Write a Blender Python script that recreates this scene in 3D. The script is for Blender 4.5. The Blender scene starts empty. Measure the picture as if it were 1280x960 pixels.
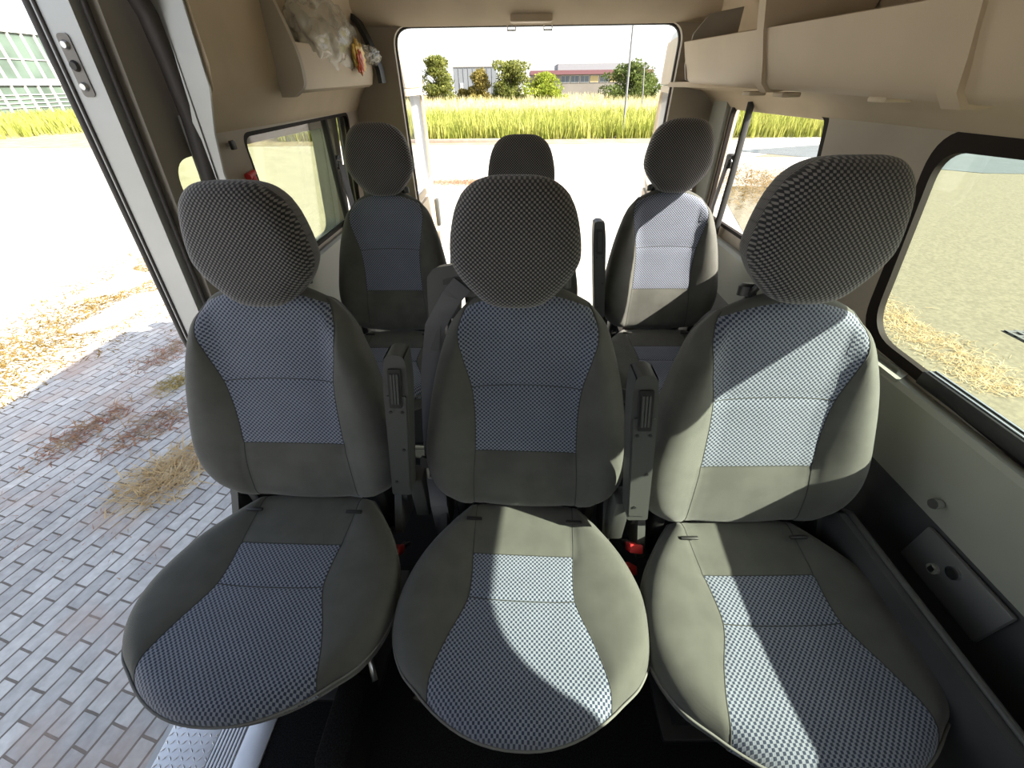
import bpy, bmesh, math, random
from mathutils import Vector, Matrix, noise
from mathutils.geometry import tessellate_polygon
random.seed(7)
C = bpy.context.scene.collection
PI = math.pi
GZ = -0.55                      # level of the ground outside

# ------------------------------------------------------------------ helpers
def link(name, me, m=None, parent=None, label=None, cat=None, group=None, kind=None):
    o = bpy.data.objects.new(name, me); C.objects.link(o)
    if m is not None and me is not None:
        for mm in (m if isinstance(m, (list, tuple)) else [m]): me.materials.append(mm)
    if parent is not None: o.parent = parent
    if label: o['label'] = label
    if cat: o['category'] = cat
    if group: o['group'] = group
    if kind: o['kind'] = kind
    return o
def thing(name, label, cat, loc=(0,0,0), rz=0, group=None, kind=None):
    o = link(name, None, None, None, label, cat, group, kind)
    o.location = loc; o.rotation_euler = (0,0,rz); return o
def build(name, bm, m=None, parent=None, smooth=False, recalc=True, **k):
    if recalc: bmesh.ops.recalc_face_normals(bm, faces=bm.faces)
    me = bpy.data.meshes.new(name); bm.to_mesh(me); bm.free()
    if smooth:
        for p in me.polygons: p.use_smooth = True
    o = link(name, me, m, parent, **k)
    if smooth == 'auto':
        try: me.set_sharp_from_angle(angle=math.radians(40))
        except Exception: pass
    return o
def box(bm, x0, x1, y0, y1, z0, z1, bev=0, seg=2, M=None):
    vs = [bm.verts.new((x,y,z)) for x in (x0,x1) for y in (y0,y1) for z in (z0,z1)]
    fs = [bm.faces.new([vs[i] for i in f]) for f in ((0,1,3,2),(4,6,7,5),(0,4,5,1),(2,3,7,6),(0,2,6,4),(1,5,7,3))]
    if bev:
        es = list({e for f in fs for e in f.edges})
        r = bmesh.ops.bevel(bm, geom=es, offset=bev, segments=seg, affect='EDGES', profile=0.5)
        allv = list({v for f in r['faces'] for v in f.verts} | {v for v in vs if v.is_valid})
    else: allv = vs
    if M is not None:
        bmesh.ops.transform(bm, matrix=M, verts=allv)
    return allv
def tube(bm, pts, r, n=10, cap=True, flat=None):
    """round tube along pts; r a number or list; flat=(a,b) gives an elliptical/band section"""
    pts = [Vector(p) for p in pts]; rings = []
    N = len(pts); up = None
    for i, p in enumerate(pts):
        t = (pts[min(i+1,N-1)] - pts[max(i-1,0)]).normalized()
        if up is None:
            up = Vector((0,0,1)) if abs(t.z) < .9 else Vector((0,1,0))
        s = t.cross(up).normalized(); up = s.cross(t).normalized()
        rr = r[i] if isinstance(r, (list,tuple)) else r
        ra, rb = (flat if flat else (rr, rr))
        rings.append([bm.verts.new(p + s*ra*math.cos(2*PI*k/n) + up*rb*math.sin(2*PI*k/n)) for k in range(n)])
    for a, b in zip(rings, rings[1:]):
        for k in range(n):
            bm.faces.new((a[k], a[(k+1)%n], b[(k+1)%n], b[k]))
    if cap:
        bm.faces.new(rings[0][::-1]); bm.faces.new(rings[-1])
def band(bm, pts, side, w, th=0.0015):
    """flat webbing along pts; side = width direction"""
    pts = [Vector(p) for p in pts]; side = Vector(side).normalized()
    N = len(pts); rings = []
    for i, p in enumerate(pts):
        t = (pts[min(i+1,N-1)] - pts[max(i-1,0)]).normalized()
        n = t.cross(side).normalized()
        s = n.cross(t).normalized()
        rings.append([bm.verts.new(p + s*a*w/2 + n*b*th) for a, b in ((-1,-1),(1,-1),(1,1),(-1,1))])
    for a, b in zip(rings, rings[1:]):
        for k in range(4): bm.faces.new((a[k], a[(k+1)%4], b[(k+1)%4], b[k]))
    bm.faces.new(rings[0][::-1]); bm.faces.new(rings[-1])
def cyl(bm, p, axis, r, h, n=20, r2=None):
    a = Vector(axis).normalized(); p = Vector(p)
    tube(bm, [p, p + a*h], [r, r if r2 is None else r2], n)
def rpoly(pts, r, seg=6):
    """rounded polygon in 2D; r = number or list"""
    out = []; n = len(pts)
    for i in range(n):
        p = Vector(pts[i]).to_2d() if len(pts[i]) == 3 else Vector(pts[i])
        a = Vector(pts[i-1]); b = Vector(pts[(i+1)%n])
        rr = r[i] if isinstance(r, (list,tuple)) else r
        da = (a-p).normalized(); db = (b-p).normalized()
        if rr <= 0: out.append((p.x,p.y)); continue
        for k in range(seg+1):
            t = k/seg
            q = (p+da*rr)*(1-t)**2 + p*2*t*(1-t) + (p+db*rr)*t*t
            out.append((q.x,q.y))
    return out
def dense(pts, step=.08):
    out = []
    for i in range(len(pts)):
        a, b = Vector(pts[i]), Vector(pts[(i+1)%len(pts)]); k = max(1, int((b-a).length/step))
        out += [tuple(a.lerp(b, j/k)) for j in range(k)]
    return out
def rect(a0, b0, a1, b1, r=0, seg=6):
    return rpoly([(a0,b0),(a1,b0),(a1,b1),(a0,b1)], r, seg)
def plate(bm, outer, holes, th, fn):
    """flat plate with holes; fn(a, b, c) -> xyz, c from 0 to th"""
    loops = [outer] + list(holes)
    flat = [p for l in loops for p in l]
    tris = tessellate_polygon([[Vector((p[0],p[1],0)) for p in l] for l in loops])
    v0 = [bm.verts.new(fn(p[0],p[1],0)) for p in flat]
    v1 = [bm.verts.new(fn(p[0],p[1],th)) for p in flat]
    for t in tris:
        try: bm.faces.new([v0[i] for i in t]); bm.faces.new([v1[i] for i in reversed(t)])
        except ValueError: pass
    k = 0
    for l in loops:
        n = len(l)
        for i in range(n):
            a, b = k+i, k+(i+1)%n
            bm.faces.new((v0[a], v0[b], v1[b], v1[a]))
        k += n
def sweep(bm, prof, ts, fn, closed=False, caps=False):
    """prof: list of 2D points, ts: list of parameters, fn((a,b), t) -> xyz"""
    rings = [[bm.verts.new(fn(p, t)) for p in prof] for t in ts]
    n = len(prof)
    for a, b in zip(rings, rings[1:]):
        for i in range(n if closed else n-1):
            bm.faces.new((a[i], a[(i+1)%n], b[(i+1)%n], b[i]))
    if caps and closed:
        bm.faces.new(rings[0][::-1]); bm.faces.new(rings[-1])
def thick(prof, th):
    """close an open 2D profile into a band th thick (offset to its left)"""
    out = []
    n = len(prof)
    for i in range(n):
        a = Vector(prof[max(i-1,0)]); b = Vector(prof[min(i+1,n-1)])
        t = (b-a).normalized(); nn = Vector((-t.y, t.x))
        q = Vector(prof[i]) + nn*th
        out.append((q.x,q.y))
    return list(prof) + out[::-1]
def curve1(pts):
    """smooth interpolation through (t, v) points"""
    def f(t):
        if t <= pts[0][0]: return pts[0][1]
        if t >= pts[-1][0]: return pts[-1][1]
        for i in range(len(pts)-1):
            if t <= pts[i+1][0]:
                p1, p2 = pts[i], pts[i+1]
                p0 = pts[i-1] if i > 0 else None; p3 = pts[i+2] if i+2 < len(pts) else None
                h = p2[0]-p1[0]; u = (t-p1[0])/h
                m1 = ((p2[1]-p0[1])/(p2[0]-p0[0]) if p0 else (p2[1]-p1[1])/h)*h
                m2 = ((p3[1]-p1[1])/(p3[0]-p1[0]) if p3 else (p2[1]-p1[1])/h)*h
                return ((2*u**3-3*u*u+1)*p1[1] + (u**3-2*u*u+u)*m1 + (-2*u**3+3*u*u)*p2[1] + (u**3-u*u)*m2)
    return f

# ------------------------------------------------------------------ materials
def mat(name, col, rough=.6, metal=0, noise=0, scale=20, bump=0, bscale=200, spec=.5, col2=None, emis=None, detail=3):
    m = bpy.data.materials.new(name); m.use_nodes = True
    nt = m.node_tree; b = nt.nodes['Principled BSDF']
    b.inputs['Base Color'].default_value = (*col, 1); b.inputs['Roughness'].default_value = rough
    b.inputs['Metallic'].default_value = metal; b.inputs['Specular IOR Level'].default_value = spec
    tc = nt.nodes.new('ShaderNodeTexCoord')
    if noise or col2:
        n = nt.nodes.new('ShaderNodeTexNoise'); n.inputs['Scale'].default_value = scale; n.inputs['Detail'].default_value = detail
        r = nt.nodes.new('ShaderNodeValToRGB')
        c2 = col2 if col2 else tuple(c*(1+noise) for c in col); c1 = col if col2 else tuple(c*(1-noise) for c in col)
        r.color_ramp.elements[0].position = .35; r.color_ramp.elements[1].position = .65
        r.color_ramp.elements[0].color = (*c1,1); r.color_ramp.elements[1].color = (*c2,1)
        nt.links.new(tc.outputs['Object'], n.inputs['Vector']); nt.links.new(n.outputs['Fac'], r.inputs['Fac'])
        nt.links.new(r.outputs['Color'], b.inputs['Base Color'])
    if bump:
        n = nt.nodes.new('ShaderNodeTexNoise'); n.inputs['Scale'].default_value = bscale
        bp = nt.nodes.new('ShaderNodeBump'); bp.inputs['Strength'].default_value = bump; bp.inputs['Distance'].default_value = .002
        nt.links.new(tc.outputs['Object'], n.inputs['Vector']); nt.links.new(n.outputs['Fac'], bp.inputs['Height'])
        nt.links.new(bp.outputs['Normal'], b.inputs['Normal'])
    return m
def math_node(nt, op, a, b=None, c=None):
    n = nt.nodes.new('ShaderNodeMath'); n.operation = op
    for i, v in enumerate((a,b,c)):
        if v is None: continue
        if isinstance(v, (int,float)): n.inputs[i].default_value = v
        else: nt.links.new(v, n.inputs[i])
    return n.outputs[0]
def woven(name, dark, light, pu=.0105, pv=.0105, th=.05):
    """staggered dark knots in a lattice of pale thread, laid out in UV metres"""
    m = bpy.data.materials.new(name); m.use_nodes = True; nt = m.node_tree; b = nt.nodes['Principled BSDF']
    b.inputs['Roughness'].default_value = .85; b.inputs['Specular IOR Level'].default_value = .2
    b.inputs['Sheen Weight'].default_value = .25
    uv = nt.nodes.new('ShaderNodeUVMap'); sp = nt.nodes.new('ShaderNodeSeparateXYZ'); nt.links.new(uv.outputs[0], sp.inputs[0])
    cx = math_node(nt, 'COSINE', math_node(nt, 'MULTIPLY', sp.outputs[0], PI*2/pu))
    cy = math_node(nt, 'COSINE', math_node(nt, 'MULTIPLY', sp.outputs[1], PI*2/pv))
    pr = math_node(nt, 'MULTIPLY', cx, cy)
    mr = nt.nodes.new('ShaderNodeMapRange'); mr.inputs['From Min'].default_value = th-.18; mr.inputs['From Max'].default_value = th+.18
    nt.links.new(pr, mr.inputs['Value'])
    # fine thread ripple in the pale lattice
    ns = nt.nodes.new('ShaderNodeTexNoise'); ns.inputs['Scale'].default_value = 900; nt.links.new(uv.outputs[0], ns.inputs['Vector'])
    big = nt.nodes.new('ShaderNodeTexNoise'); big.inputs['Scale'].default_value = 9; nt.links.new(uv.outputs[0], big.inputs['Vector'])
    mix = nt.nodes.new('ShaderNodeMix'); mix.data_type = 'RGBA'
    mix.inputs['A'].default_value = (*light,1); mix.inputs['B'].default_value = (*dark,1)
    nt.links.new(mr.outputs[0], mix.inputs['Factor'])
    f = math_node(nt, 'ADD', math_node(nt, 'MULTIPLY', ns.outputs['Fac'], .5), math_node(nt, 'ADD', math_node(nt, 'MULTIPLY', big.outputs['Fac'], .35), .57))
    mul = nt.nodes.new('ShaderNodeVectorMath'); mul.operation = 'SCALE'
    nt.links.new(mix.outputs['Result'], mul.inputs[0]); nt.links.new(f, mul.inputs['Scale'])
    nt.links.new(mul.outputs[0], b.inputs['Base Color'])
    bp = nt.nodes.new('ShaderNodeBump'); bp.inputs['Strength'].default_value = .5; bp.inputs['Distance'].default_value = .0012; bp.invert = True
    nt.links.new(mr.outputs[0], bp.inputs['Height']); nt.links.new(bp.outputs[0], b.inputs['Normal'])
    return m
def twill(name, col):
    m = mat(name, col, .85, spec=.15, noise=.12, scale=14)
    nt = m.node_tree; b = nt.nodes['Principled BSDF']; b.inputs['Sheen Weight'].default_value = .2
    uv = nt.nodes.new('ShaderNodeUVMap'); sp = nt.nodes.new('ShaderNodeSeparateXYZ'); nt.links.new(uv.outputs[0], sp.inputs[0])
    h = math_node(nt, 'MULTIPLY', math_node(nt, 'SINE', math_node(nt, 'MULTIPLY', math_node(nt,'ADD',sp.outputs[0],sp.outputs[1]), 2600)),
                  math_node(nt, 'SINE', math_node(nt, 'MULTIPLY', math_node(nt,'SUBTRACT',sp.outputs[0],sp.outputs[1]), 2600)))
    bp = nt.nodes.new('ShaderNodeBump'); bp.inputs['Strength'].default_value = .35; bp.inputs['Distance'].default_value = .0006
    nt.links.new(h, bp.inputs['Height']); nt.links.new(bp.outputs[0], b.inputs['Normal'])
    return m
def glass(name, tint):
    m = bpy.data.materials.new(name); m.use_nodes = True; nt = m.node_tree; nt.nodes.clear()
    o = nt.nodes.new('ShaderNodeOutputMaterial'); mx = nt.nodes.new('ShaderNodeMixShader')
    t = nt.nodes.new('ShaderNodeBsdfTransparent'); t.inputs[0].default_value = (*tint,1)
    g = nt.nodes.new('ShaderNodeBsdfGlossy'); g.inputs['Roughness'].default_value = .01
    f = nt.nodes.new('ShaderNodeLayerWeight'); f.inputs['Blend'].default_value = .5
    fac = math_node(nt, 'ADD', math_node(nt, 'MULTIPLY', math_node(nt, 'POWER', f.outputs['Facing'], 4), .35), .025)
    nt.links.new(fac, mx.inputs[0]); nt.links.new(t.outputs[0], mx.inputs[1]); nt.links.new(g.outputs[0], mx.inputs[2])
    nt.links.new(mx.outputs[0], o.inputs[0]); return m

M = {}
M['insert'] = woven('woven_insert', (.021,.030,.056), (.180,.198,.242))
M['insert_small'] = woven('woven_insert_fine', (.022,.030,.050), (.165,.180,.205))
M['head'] = woven('woven_headrest', (.014,.015,.019), (.17,.163,.16), pu=.0098, pv=.0094, th=-.12)
M['bolster'] = twill('grey_twill', (.070,.071,.063))
M['seam'] = mat('seam_thread', (.03,.032,.03), .9)
M['pipe'] = mat('piping_cloth', (.13,.13,.12), .8)
M['shell'] = mat('seat_back_shell', (.03,.03,.03), .6)
M['plastic'] = mat('grey_plastic', (.048,.050,.048), .5, bump=.15, bscale=700)
M['plastic_dark'] = mat('dark_plastic', (.018,.018,.018), .5, bump=.1, bscale=600)
M['socket_panel'] = mat('bounce_lit_plastic', (.10,.102,.10), .45)  # panel colour raised in place of light bounced onto the lower lining
M['black'] = mat('black_metal', (.012,.012,.012), .45)
M['webbing'] = mat('grey_webbing', (.10,.10,.11), .75, bump=.3, bscale=900)
M['web_light'] = mat('pale_webbing', (.30,.27,.24), .75, bump=.3, bscale=900)
M['steel'] = mat('bright_steel', (.55,.55,.55), .3, 1)
M['chrome'] = mat('chrome', (.8,.8,.8), .15, 1)
M['red'] = mat('red_plastic', (.62,.035,.04), .4)
M['beige'] = mat('beige_headliner', (.46,.375,.265), .8, noise=.06, scale=5, bump=.12, bscale=500)
M['beige_p'] = mat('beige_plastic', (.44,.355,.25), .55, noise=.05, scale=4, bump=.12, bscale=600)
M['pillar'] = mat('greige_pillar_trim', (.33,.285,.225), .6, noise=.04, scale=4, bump=.1, bscale=600)
M['trim_grey'] = mat('grey_side_trim', (.26,.265,.225), .5, noise=.05, scale=3, bump=.15, bscale=600)
M['trim_dark'] = mat('dark_lower_trim', (.036,.037,.038), .6, noise=.2, scale=8, bump=.2, bscale=500)
M['reveal'] = mat('dark_window_reveal', (.014,.010,.008), .7, spec=.15)
M['rubber'] = mat('black_rubber', (.035,.030,.028), .6, bump=.1)
M['silver'] = mat('silver_paint', (.40,.41,.41), .35, .25, noise=.05, scale=6)
M['door_trim'] = mat('grey_door_lining', (.29,.265,.23), .65, noise=.06, scale=5, bump=.15, bscale=500)
M['sunlit_paint'] = mat('sunlit_body_paint', (.72,.73,.74), .35)  # body colour whitened to stand for full sun on the left rear door
M['carpet'] = mat('black_carpet', (.011,.011,.012), 1, noise=.5, scale=300, bump=.8, bscale=400, spec=.1)
M['alu'] = mat('aluminium_plate', (.58,.60,.63), .38, .75, noise=.06, scale=12)
M['asphalt'] = mat('pale_asphalt', (.150,.135,.098), .95, noise=.16, scale=26, detail=8, spec=.1)
M['asphalt_l'] = mat('pale_concrete_yard', (.37,.36,.33), .95, noise=.08, scale=2, detail=8, spec=.1)
M['asphalt_b'] = mat('blue_grey_road', (.055,.07,.08), .9, noise=.1, scale=3)
M['dirt'] = mat('dusty_verge', (.20,.17,.11), 1, col2=(.28,.24,.17), scale=2, detail=8, spec=.1)
M['kerb'] = mat('kerb_stone', (.22,.17,.14), .9, noise=.1, scale=6)
M['glass'] = glass('window_glass', (.86,.91,.86)); M['glass2'] = glass('tinted_door_glass', (.64,.66,.53))
M['clear'] = glass('clear_pane', (.97,.97,.97))
def paving_mat():
    m = bpy.data.materials.new('block_paving'); m.use_nodes = True; nt = m.node_tree; b = nt.nodes['Principled BSDF']
    b.inputs['Roughness'].default_value = .9; b.inputs['Specular IOR Level'].default_value = .15
    tc = nt.nodes.new('ShaderNodeTexCoord'); mp = nt.nodes.new('ShaderNodeMapping'); mp.inputs['Rotation'].default_value = (0,0,-math.radians(76))
    nt.links.new(tc.outputs['Object'], mp.inputs['Vector'])
    wn = nt.nodes.new('ShaderNodeTexNoise'); wn.inputs['Scale'].default_value = 3.5
    nt.links.new(tc.outputs['Object'], wn.inputs['Vector'])
    wm = nt.nodes.new('ShaderNodeVectorMath'); wm.operation = 'MULTIPLY_ADD'; wm.inputs[1].default_value = (.02,.02,0)
    nt.links.new(wn.outputs['Color'], wm.inputs[0]); nt.links.new(mp.outputs[0], wm.inputs[2])
    br = nt.nodes.new('ShaderNodeTexBrick'); br.inputs['Scale'].default_value = 1
    br.inputs['Brick Width'].default_value = .178; br.inputs['Row Height'].default_value = .074; br.inputs['Mortar Size'].default_value = .0050
    br.inputs['Mortar Smooth'].default_value = .3; br.inputs['Bias'].default_value = -.1
    br.inputs['Color1'].default_value = (.38,.38,.38,1); br.inputs['Color2'].default_value = (.53,.53,.52,1); br.inputs['Mortar'].default_value = (.16,.145,.13,1)
    nt.links.new(wm.outputs[0], br.inputs['Vector'])
    n = nt.nodes.new('ShaderNodeTexNoise'); n.inputs['Scale'].default_value = 30; n.inputs['Detail'].default_value = 8
    nt.links.new(tc.outputs['Object'], n.inputs['Vector'])
    n2 = nt.nodes.new('ShaderNodeTexNoise'); n2.inputs['Scale'].default_value = 1.3; n2.inputs['Detail'].default_value = 4
    nt.links.new(tc.outputs['Object'], n2.inputs['Vector'])
    f = math_node(nt, 'ADD', math_node(nt, 'MULTIPLY', n.outputs['Fac'], .7), math_node(nt,'ADD', math_node(nt,'MULTIPLY', n2.outputs['Fac'], .5), .42))
    s = nt.nodes.new('ShaderNodeVectorMath'); s.operation = 'SCALE'; nt.links.new(br.outputs['Color'], s.inputs[0]); nt.links.new(f, s.inputs['Scale'])
    mx = nt.nodes.new('ShaderNodeMix'); mx.data_type = 'RGBA'; mx.inputs['B'].default_value = (.40,.30,.25,1)
    r = nt.nodes.new('ShaderNodeMapRange'); r.inputs['From Min'].default_value = .50; r.inputs['From Max'].default_value = .72; r.inputs['To Max'].default_value = .65
    n3 = nt.nodes.new('ShaderNodeTexNoise'); n3.inputs['Scale'].default_value = 3.0; n3.inputs['Detail'].default_value = 6
    nt.links.new(tc.outputs['Object'], n3.inputs['Vector']); nt.links.new(n3.outputs['Fac'], r.inputs['Value'])
    nt.links.new(r.outputs[0], mx.inputs['Factor']); nt.links.new(s.outputs[0], mx.inputs['A']); nt.links.new(mx.outputs['Result'], b.inputs['Base Color'])
    bp = nt.nodes.new('ShaderNodeBump'); bp.inputs['Strength'].default_value = .8; bp.inputs['Distance'].default_value = .004; bp.invert = True
    nt.links.new(br.outputs['Fac'], bp.inputs['Height']); nt.links.new(bp.outputs[0], b.inputs['Normal'])
    return m
M['paving'] = paving_mat()

# ------------------------------------------------------------------ padded shapes
def pad(L, w, cap0, cap1, r, T, frame, xi=None, ins=None, bol=0, crown=.012, seam=.0035, nu=44, nv=52,
        cross=None, back_round=.02, taper=.03, creases=(), power=2.0):
    """Upholstered pad. local (a across, b along, c outwards); frame(a,b,c)->xyz.
    Returns (body mesh bm, insert bm or None, outline points)"""
    us = [-1+2*i/nu for i in range(nu+1)]
    us = [math.copysign(1-(1-abs(u))**1.35 if abs(u) > 0 else 0, u) for u in us]
    # t rows: dense at both ends, with exact rows at insert ends
    ts = sorted(set([0.5-0.5*math.cos(PI*i/nv) for i in range(nv+1)] + (list(ins) if ins else []) + list(creases)))
    ts = [t for i,t in enumerate(ts) if i == 0 or t-ts[i-1] > 1e-4]
    if xi:   # put a column exactly on the insert edge
        ub = .5; k = min(range(len(us)), key=lambda i: abs(us[i]-ub)); us[k] = ub; us[len(us)-1-k] = -ub
    def pos(u, t):
        W = w(t)
        if xi:
            X = min(xi(t), W*.93); a = abs(u)
            x = a/.5*X if a <= .5 else X + (a-.5)/.5*(W-X)
            x = math.copysign(x, u)
        else: x = u*W
        s = x/W
        y0 = cap0*abs(s)**power; y1 = L - cap1*abs(s)**power
        return x, y0+(y1-y0)*t
    # outline polyline for the edge distance
    ol = [pos(-1,t) for t in ts] + [pos(u,1) for u in us] + [pos(1,t) for t in ts[::-1]] + [pos(u,0) for u in us[::-1]]
    ol = [p for i,p in enumerate(ol) if (Vector(p)-Vector(ol[i-1])).length > 1e-6]
    seg = [(ol[i-1], ol[i]) for i in range(len(ol))]
    def dist(x, y):
        best = 9
        for (ax,ay),(bx,by) in seg:
            dx,dy = bx-ax,by-ay; q = ((x-ax)*dx+(y-ay)*dy)/(dx*dx+dy*dy); q = 0 if q<0 else 1 if q>1 else q
            ex,ey = x-ax-q*dx, y-ay-q*dy; d = ex*ex+ey*ey
            if d < best: best = d
        return math.sqrt(best)
    P = {}; UV = {}
    bm = bmesh.new(); uvl = bm.loops.layers.uv.new('UVMap')
    V = [[None]*len(us) for _ in ts]
    for j,t in enumerate(ts):
        W = w(t); X = xi(t) if xi else W*.6
        for i,u in enumerate(us):
            x, y = pos(u,t); d = dist(x,y)
            e = 0 if d >= r else r - math.sqrt(max(0, r*r-(r-d)**2))
            c = crown*(1-(x/W)**2)
            if bol and abs(x) > X*.8:
                q = min(1, max(0, (abs(x)-X*.8)/max(.001,(W*.80-X*.8)))); c += bol*q*q*(3-2*q)*math.sin(PI*min(1,max(0,t*1.05+.02)))**.5 if t < .98 else 0
            if xi: c -= seam*math.exp(-((abs(x)-X)/.004)**2)
            for cr in creases: c -= seam*1.1*math.exp(-((y-cr*L)/.006)**2) * (1 if abs(x) < X else 0)
            if ins and abs(x) < X*1.02:
                for q in ins:
                    if 0 < q < 1: c -= seam*.7*math.exp(-((t-q)*L/.004)**2)
            if cross: c += cross(x, y)
            V[j][i] = bm.verts.new(frame(x, y, c-e)); UV[V[j][i]] = (x,y)
    CO = [[v.co.copy() for v in row] for row in V]
    ins_faces = []
    for j in range(len(ts)-1):
        for i in range(len(us)-1):
            f = bm.faces.new((V[j][i],V[j][i+1],V[j+1][i+1],V[j+1][i])); f.smooth = True
            if ins and xi and ts[j] >= ins[0]-1e-5 and ts[j+1] <= ins[1]+1e-5 and abs((us[i]+us[i+1])/2) < .5: ins_faces.append(f)
    n,m_ = len(us)-1, len(ts)-1
    loop = [V[0][i] for i in range(n+1)] + [V[j][n] for j in range(1,m_+1)] + [V[m_][i] for i in range(n-1,-1,-1)] + [V[j][0] for j in range(m_-1,0,-1)]
    lp = [UV[v] for v in loop]; ctr = (0, L/2)
    prev = loop; rings = []
    base = -r
    K = 6
    for k in range(1, K+1):
        f = k/K; depth = base - (T-r)*f
        ins_ = taper*f + (back_round*(1-math.sqrt(max(0,1-max(0,(f-.5)*2)**2))) if back_round else 0)
        ring = []
        for (x,y) in lp:
            dx,dy = x-ctr[0], (y-ctr[1]); l = math.hypot(dx,dy) or 1
            q = 1 - ins_/max(l,.05)
            v = bm.verts.new(frame(ctr[0]+dx*q, ctr[1]+dy*q, depth)); UV[v] = (x, y+ (T*f)); ring.append(v)
        for i in range(len(loop)):
            f_ = bm.faces.new((prev[(i+1)%len(loop)], prev[i], ring[i], ring[(i+1)%len(loop)])); f_.smooth = True
        prev = ring; rings.append(ring)
    # close the back with shrinking rings
    for q in (.66,.33):
        ring = []
        for v0,(x,y) in zip(prev, lp):
            p = (x*q*.9, ctr[1]+(y-ctr[1])*q*.9); v = bm.verts.new(frame(p[0],p[1],-T-.004*(1-q))); UV[v] = p; ring.append(v)
        for i in range(len(loop)):
            f_ = bm.faces.new((prev[(i+1)%len(loop)], prev[i], ring[i], ring[(i+1)%len(loop)])); f_.smooth = True
        prev = ring
    c = bm.verts.new(frame(ctr[0],ctr[1],-T-.005)); UV[c] = ctr
    for i in range(len(prev)): bm.faces.new((prev[(i+1)%len(prev)], prev[i], c)).smooth = True
    for f in bm.faces:
        for lo in f.loops: lo[uvl].uv = UV[lo.vert]
    bm.normal_update()
    ibm = None
    if ins_faces:
        ibm = bmesh.new(); iu = ibm.loops.layers.uv.new('UVMap'); mp = {}
        for f in ins_faces:
            vs = []
            for v in f.verts:
                if v not in mp: mp[v] = ibm.verts.new(v.co)
                vs.append(mp[v])
            g = ibm.faces.new(vs); g.smooth = True
            for lo, v in zip(g.loops, f.verts): lo[iu].uv = UV[v]
        ibm.normal_update()
        bmesh.ops.delete(bm, geom=ins_faces, context='FACES')
    # seam lines on the surface: insert edge columns for the full length
    seams = []
    if xi:
        kb = [i for i,u in enumerate(us) if abs(abs(u)-.5) < 1e-6]
        seams = [[CO[j][i] for j in range(len(ts)) if .02 <= ts[j] <= .995] for i in kb]
        for q in list(creases):
            j = min(range(len(ts)), key=lambda j: abs(ts[j]-q)); seams.append([CO[j][i] for i in range(kb[0],kb[-1]+1)])
        for q in (ins or []):
            if q < .9:
                j = min(range(len(ts)), key=lambda j: abs(ts[j]-q)); seams.append([CO[j][i] for i in range(kb[0],kb[-1]+1)])
    edge = [frame(x*1.0,y,-r*.62) for x,y in lp]
    pad.seams = seams
    return bm, ibm, edge

tilt = math.radians(14)
ct, st = math.cos(tilt), math.sin(tilt)
def f_back(a,b,c): return Vector((a, -.005 + b*st - c*ct, .445 + b*ct + c*st))
def f_cush(a,b,c): return Vector((a, .045 - b + c*.03, .44 + c - .012*math.sin(PI*b/.55) ))
def f_head(dz, dy, lean=math.radians(4)):
    cl, sl = math.cos(lean), math.sin(lean)
    return lambda a,b,c: Vector((a, .115 + dy + b*sl - c*cl, 1.005 + dz + b*cl + c*sl))

w_back = curve1([(0,.185),(.07,.232),(.18,.256),(.32,.262),(.5,.247),(.68,.226),(.82,.203),(.92,.180),(1,.142)])
x_back = curve1([(0,.140),(.2,.136),(.33,.130),(.5,.128),(.62,.133),(.75,.150),(.88,.160),(1,.136)])
w_cush = curve1([(0,.160),(.12,.203),(.3,.256),(.5,.290),(.66,.298),(.8,.284),(.92,.250),(1,.205)])
x_cush = curve1([(0,.135),(.2,.132),(.32,.129),(.44,.124),(.54,.127),(.70,.160),(.85,.182),(1,.186)])
w_head = curve1([(0,.086),(.15,.114),(.35,.137),(.5,.1385),(.7,.132),(.88,.121),(1,.108)])

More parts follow.
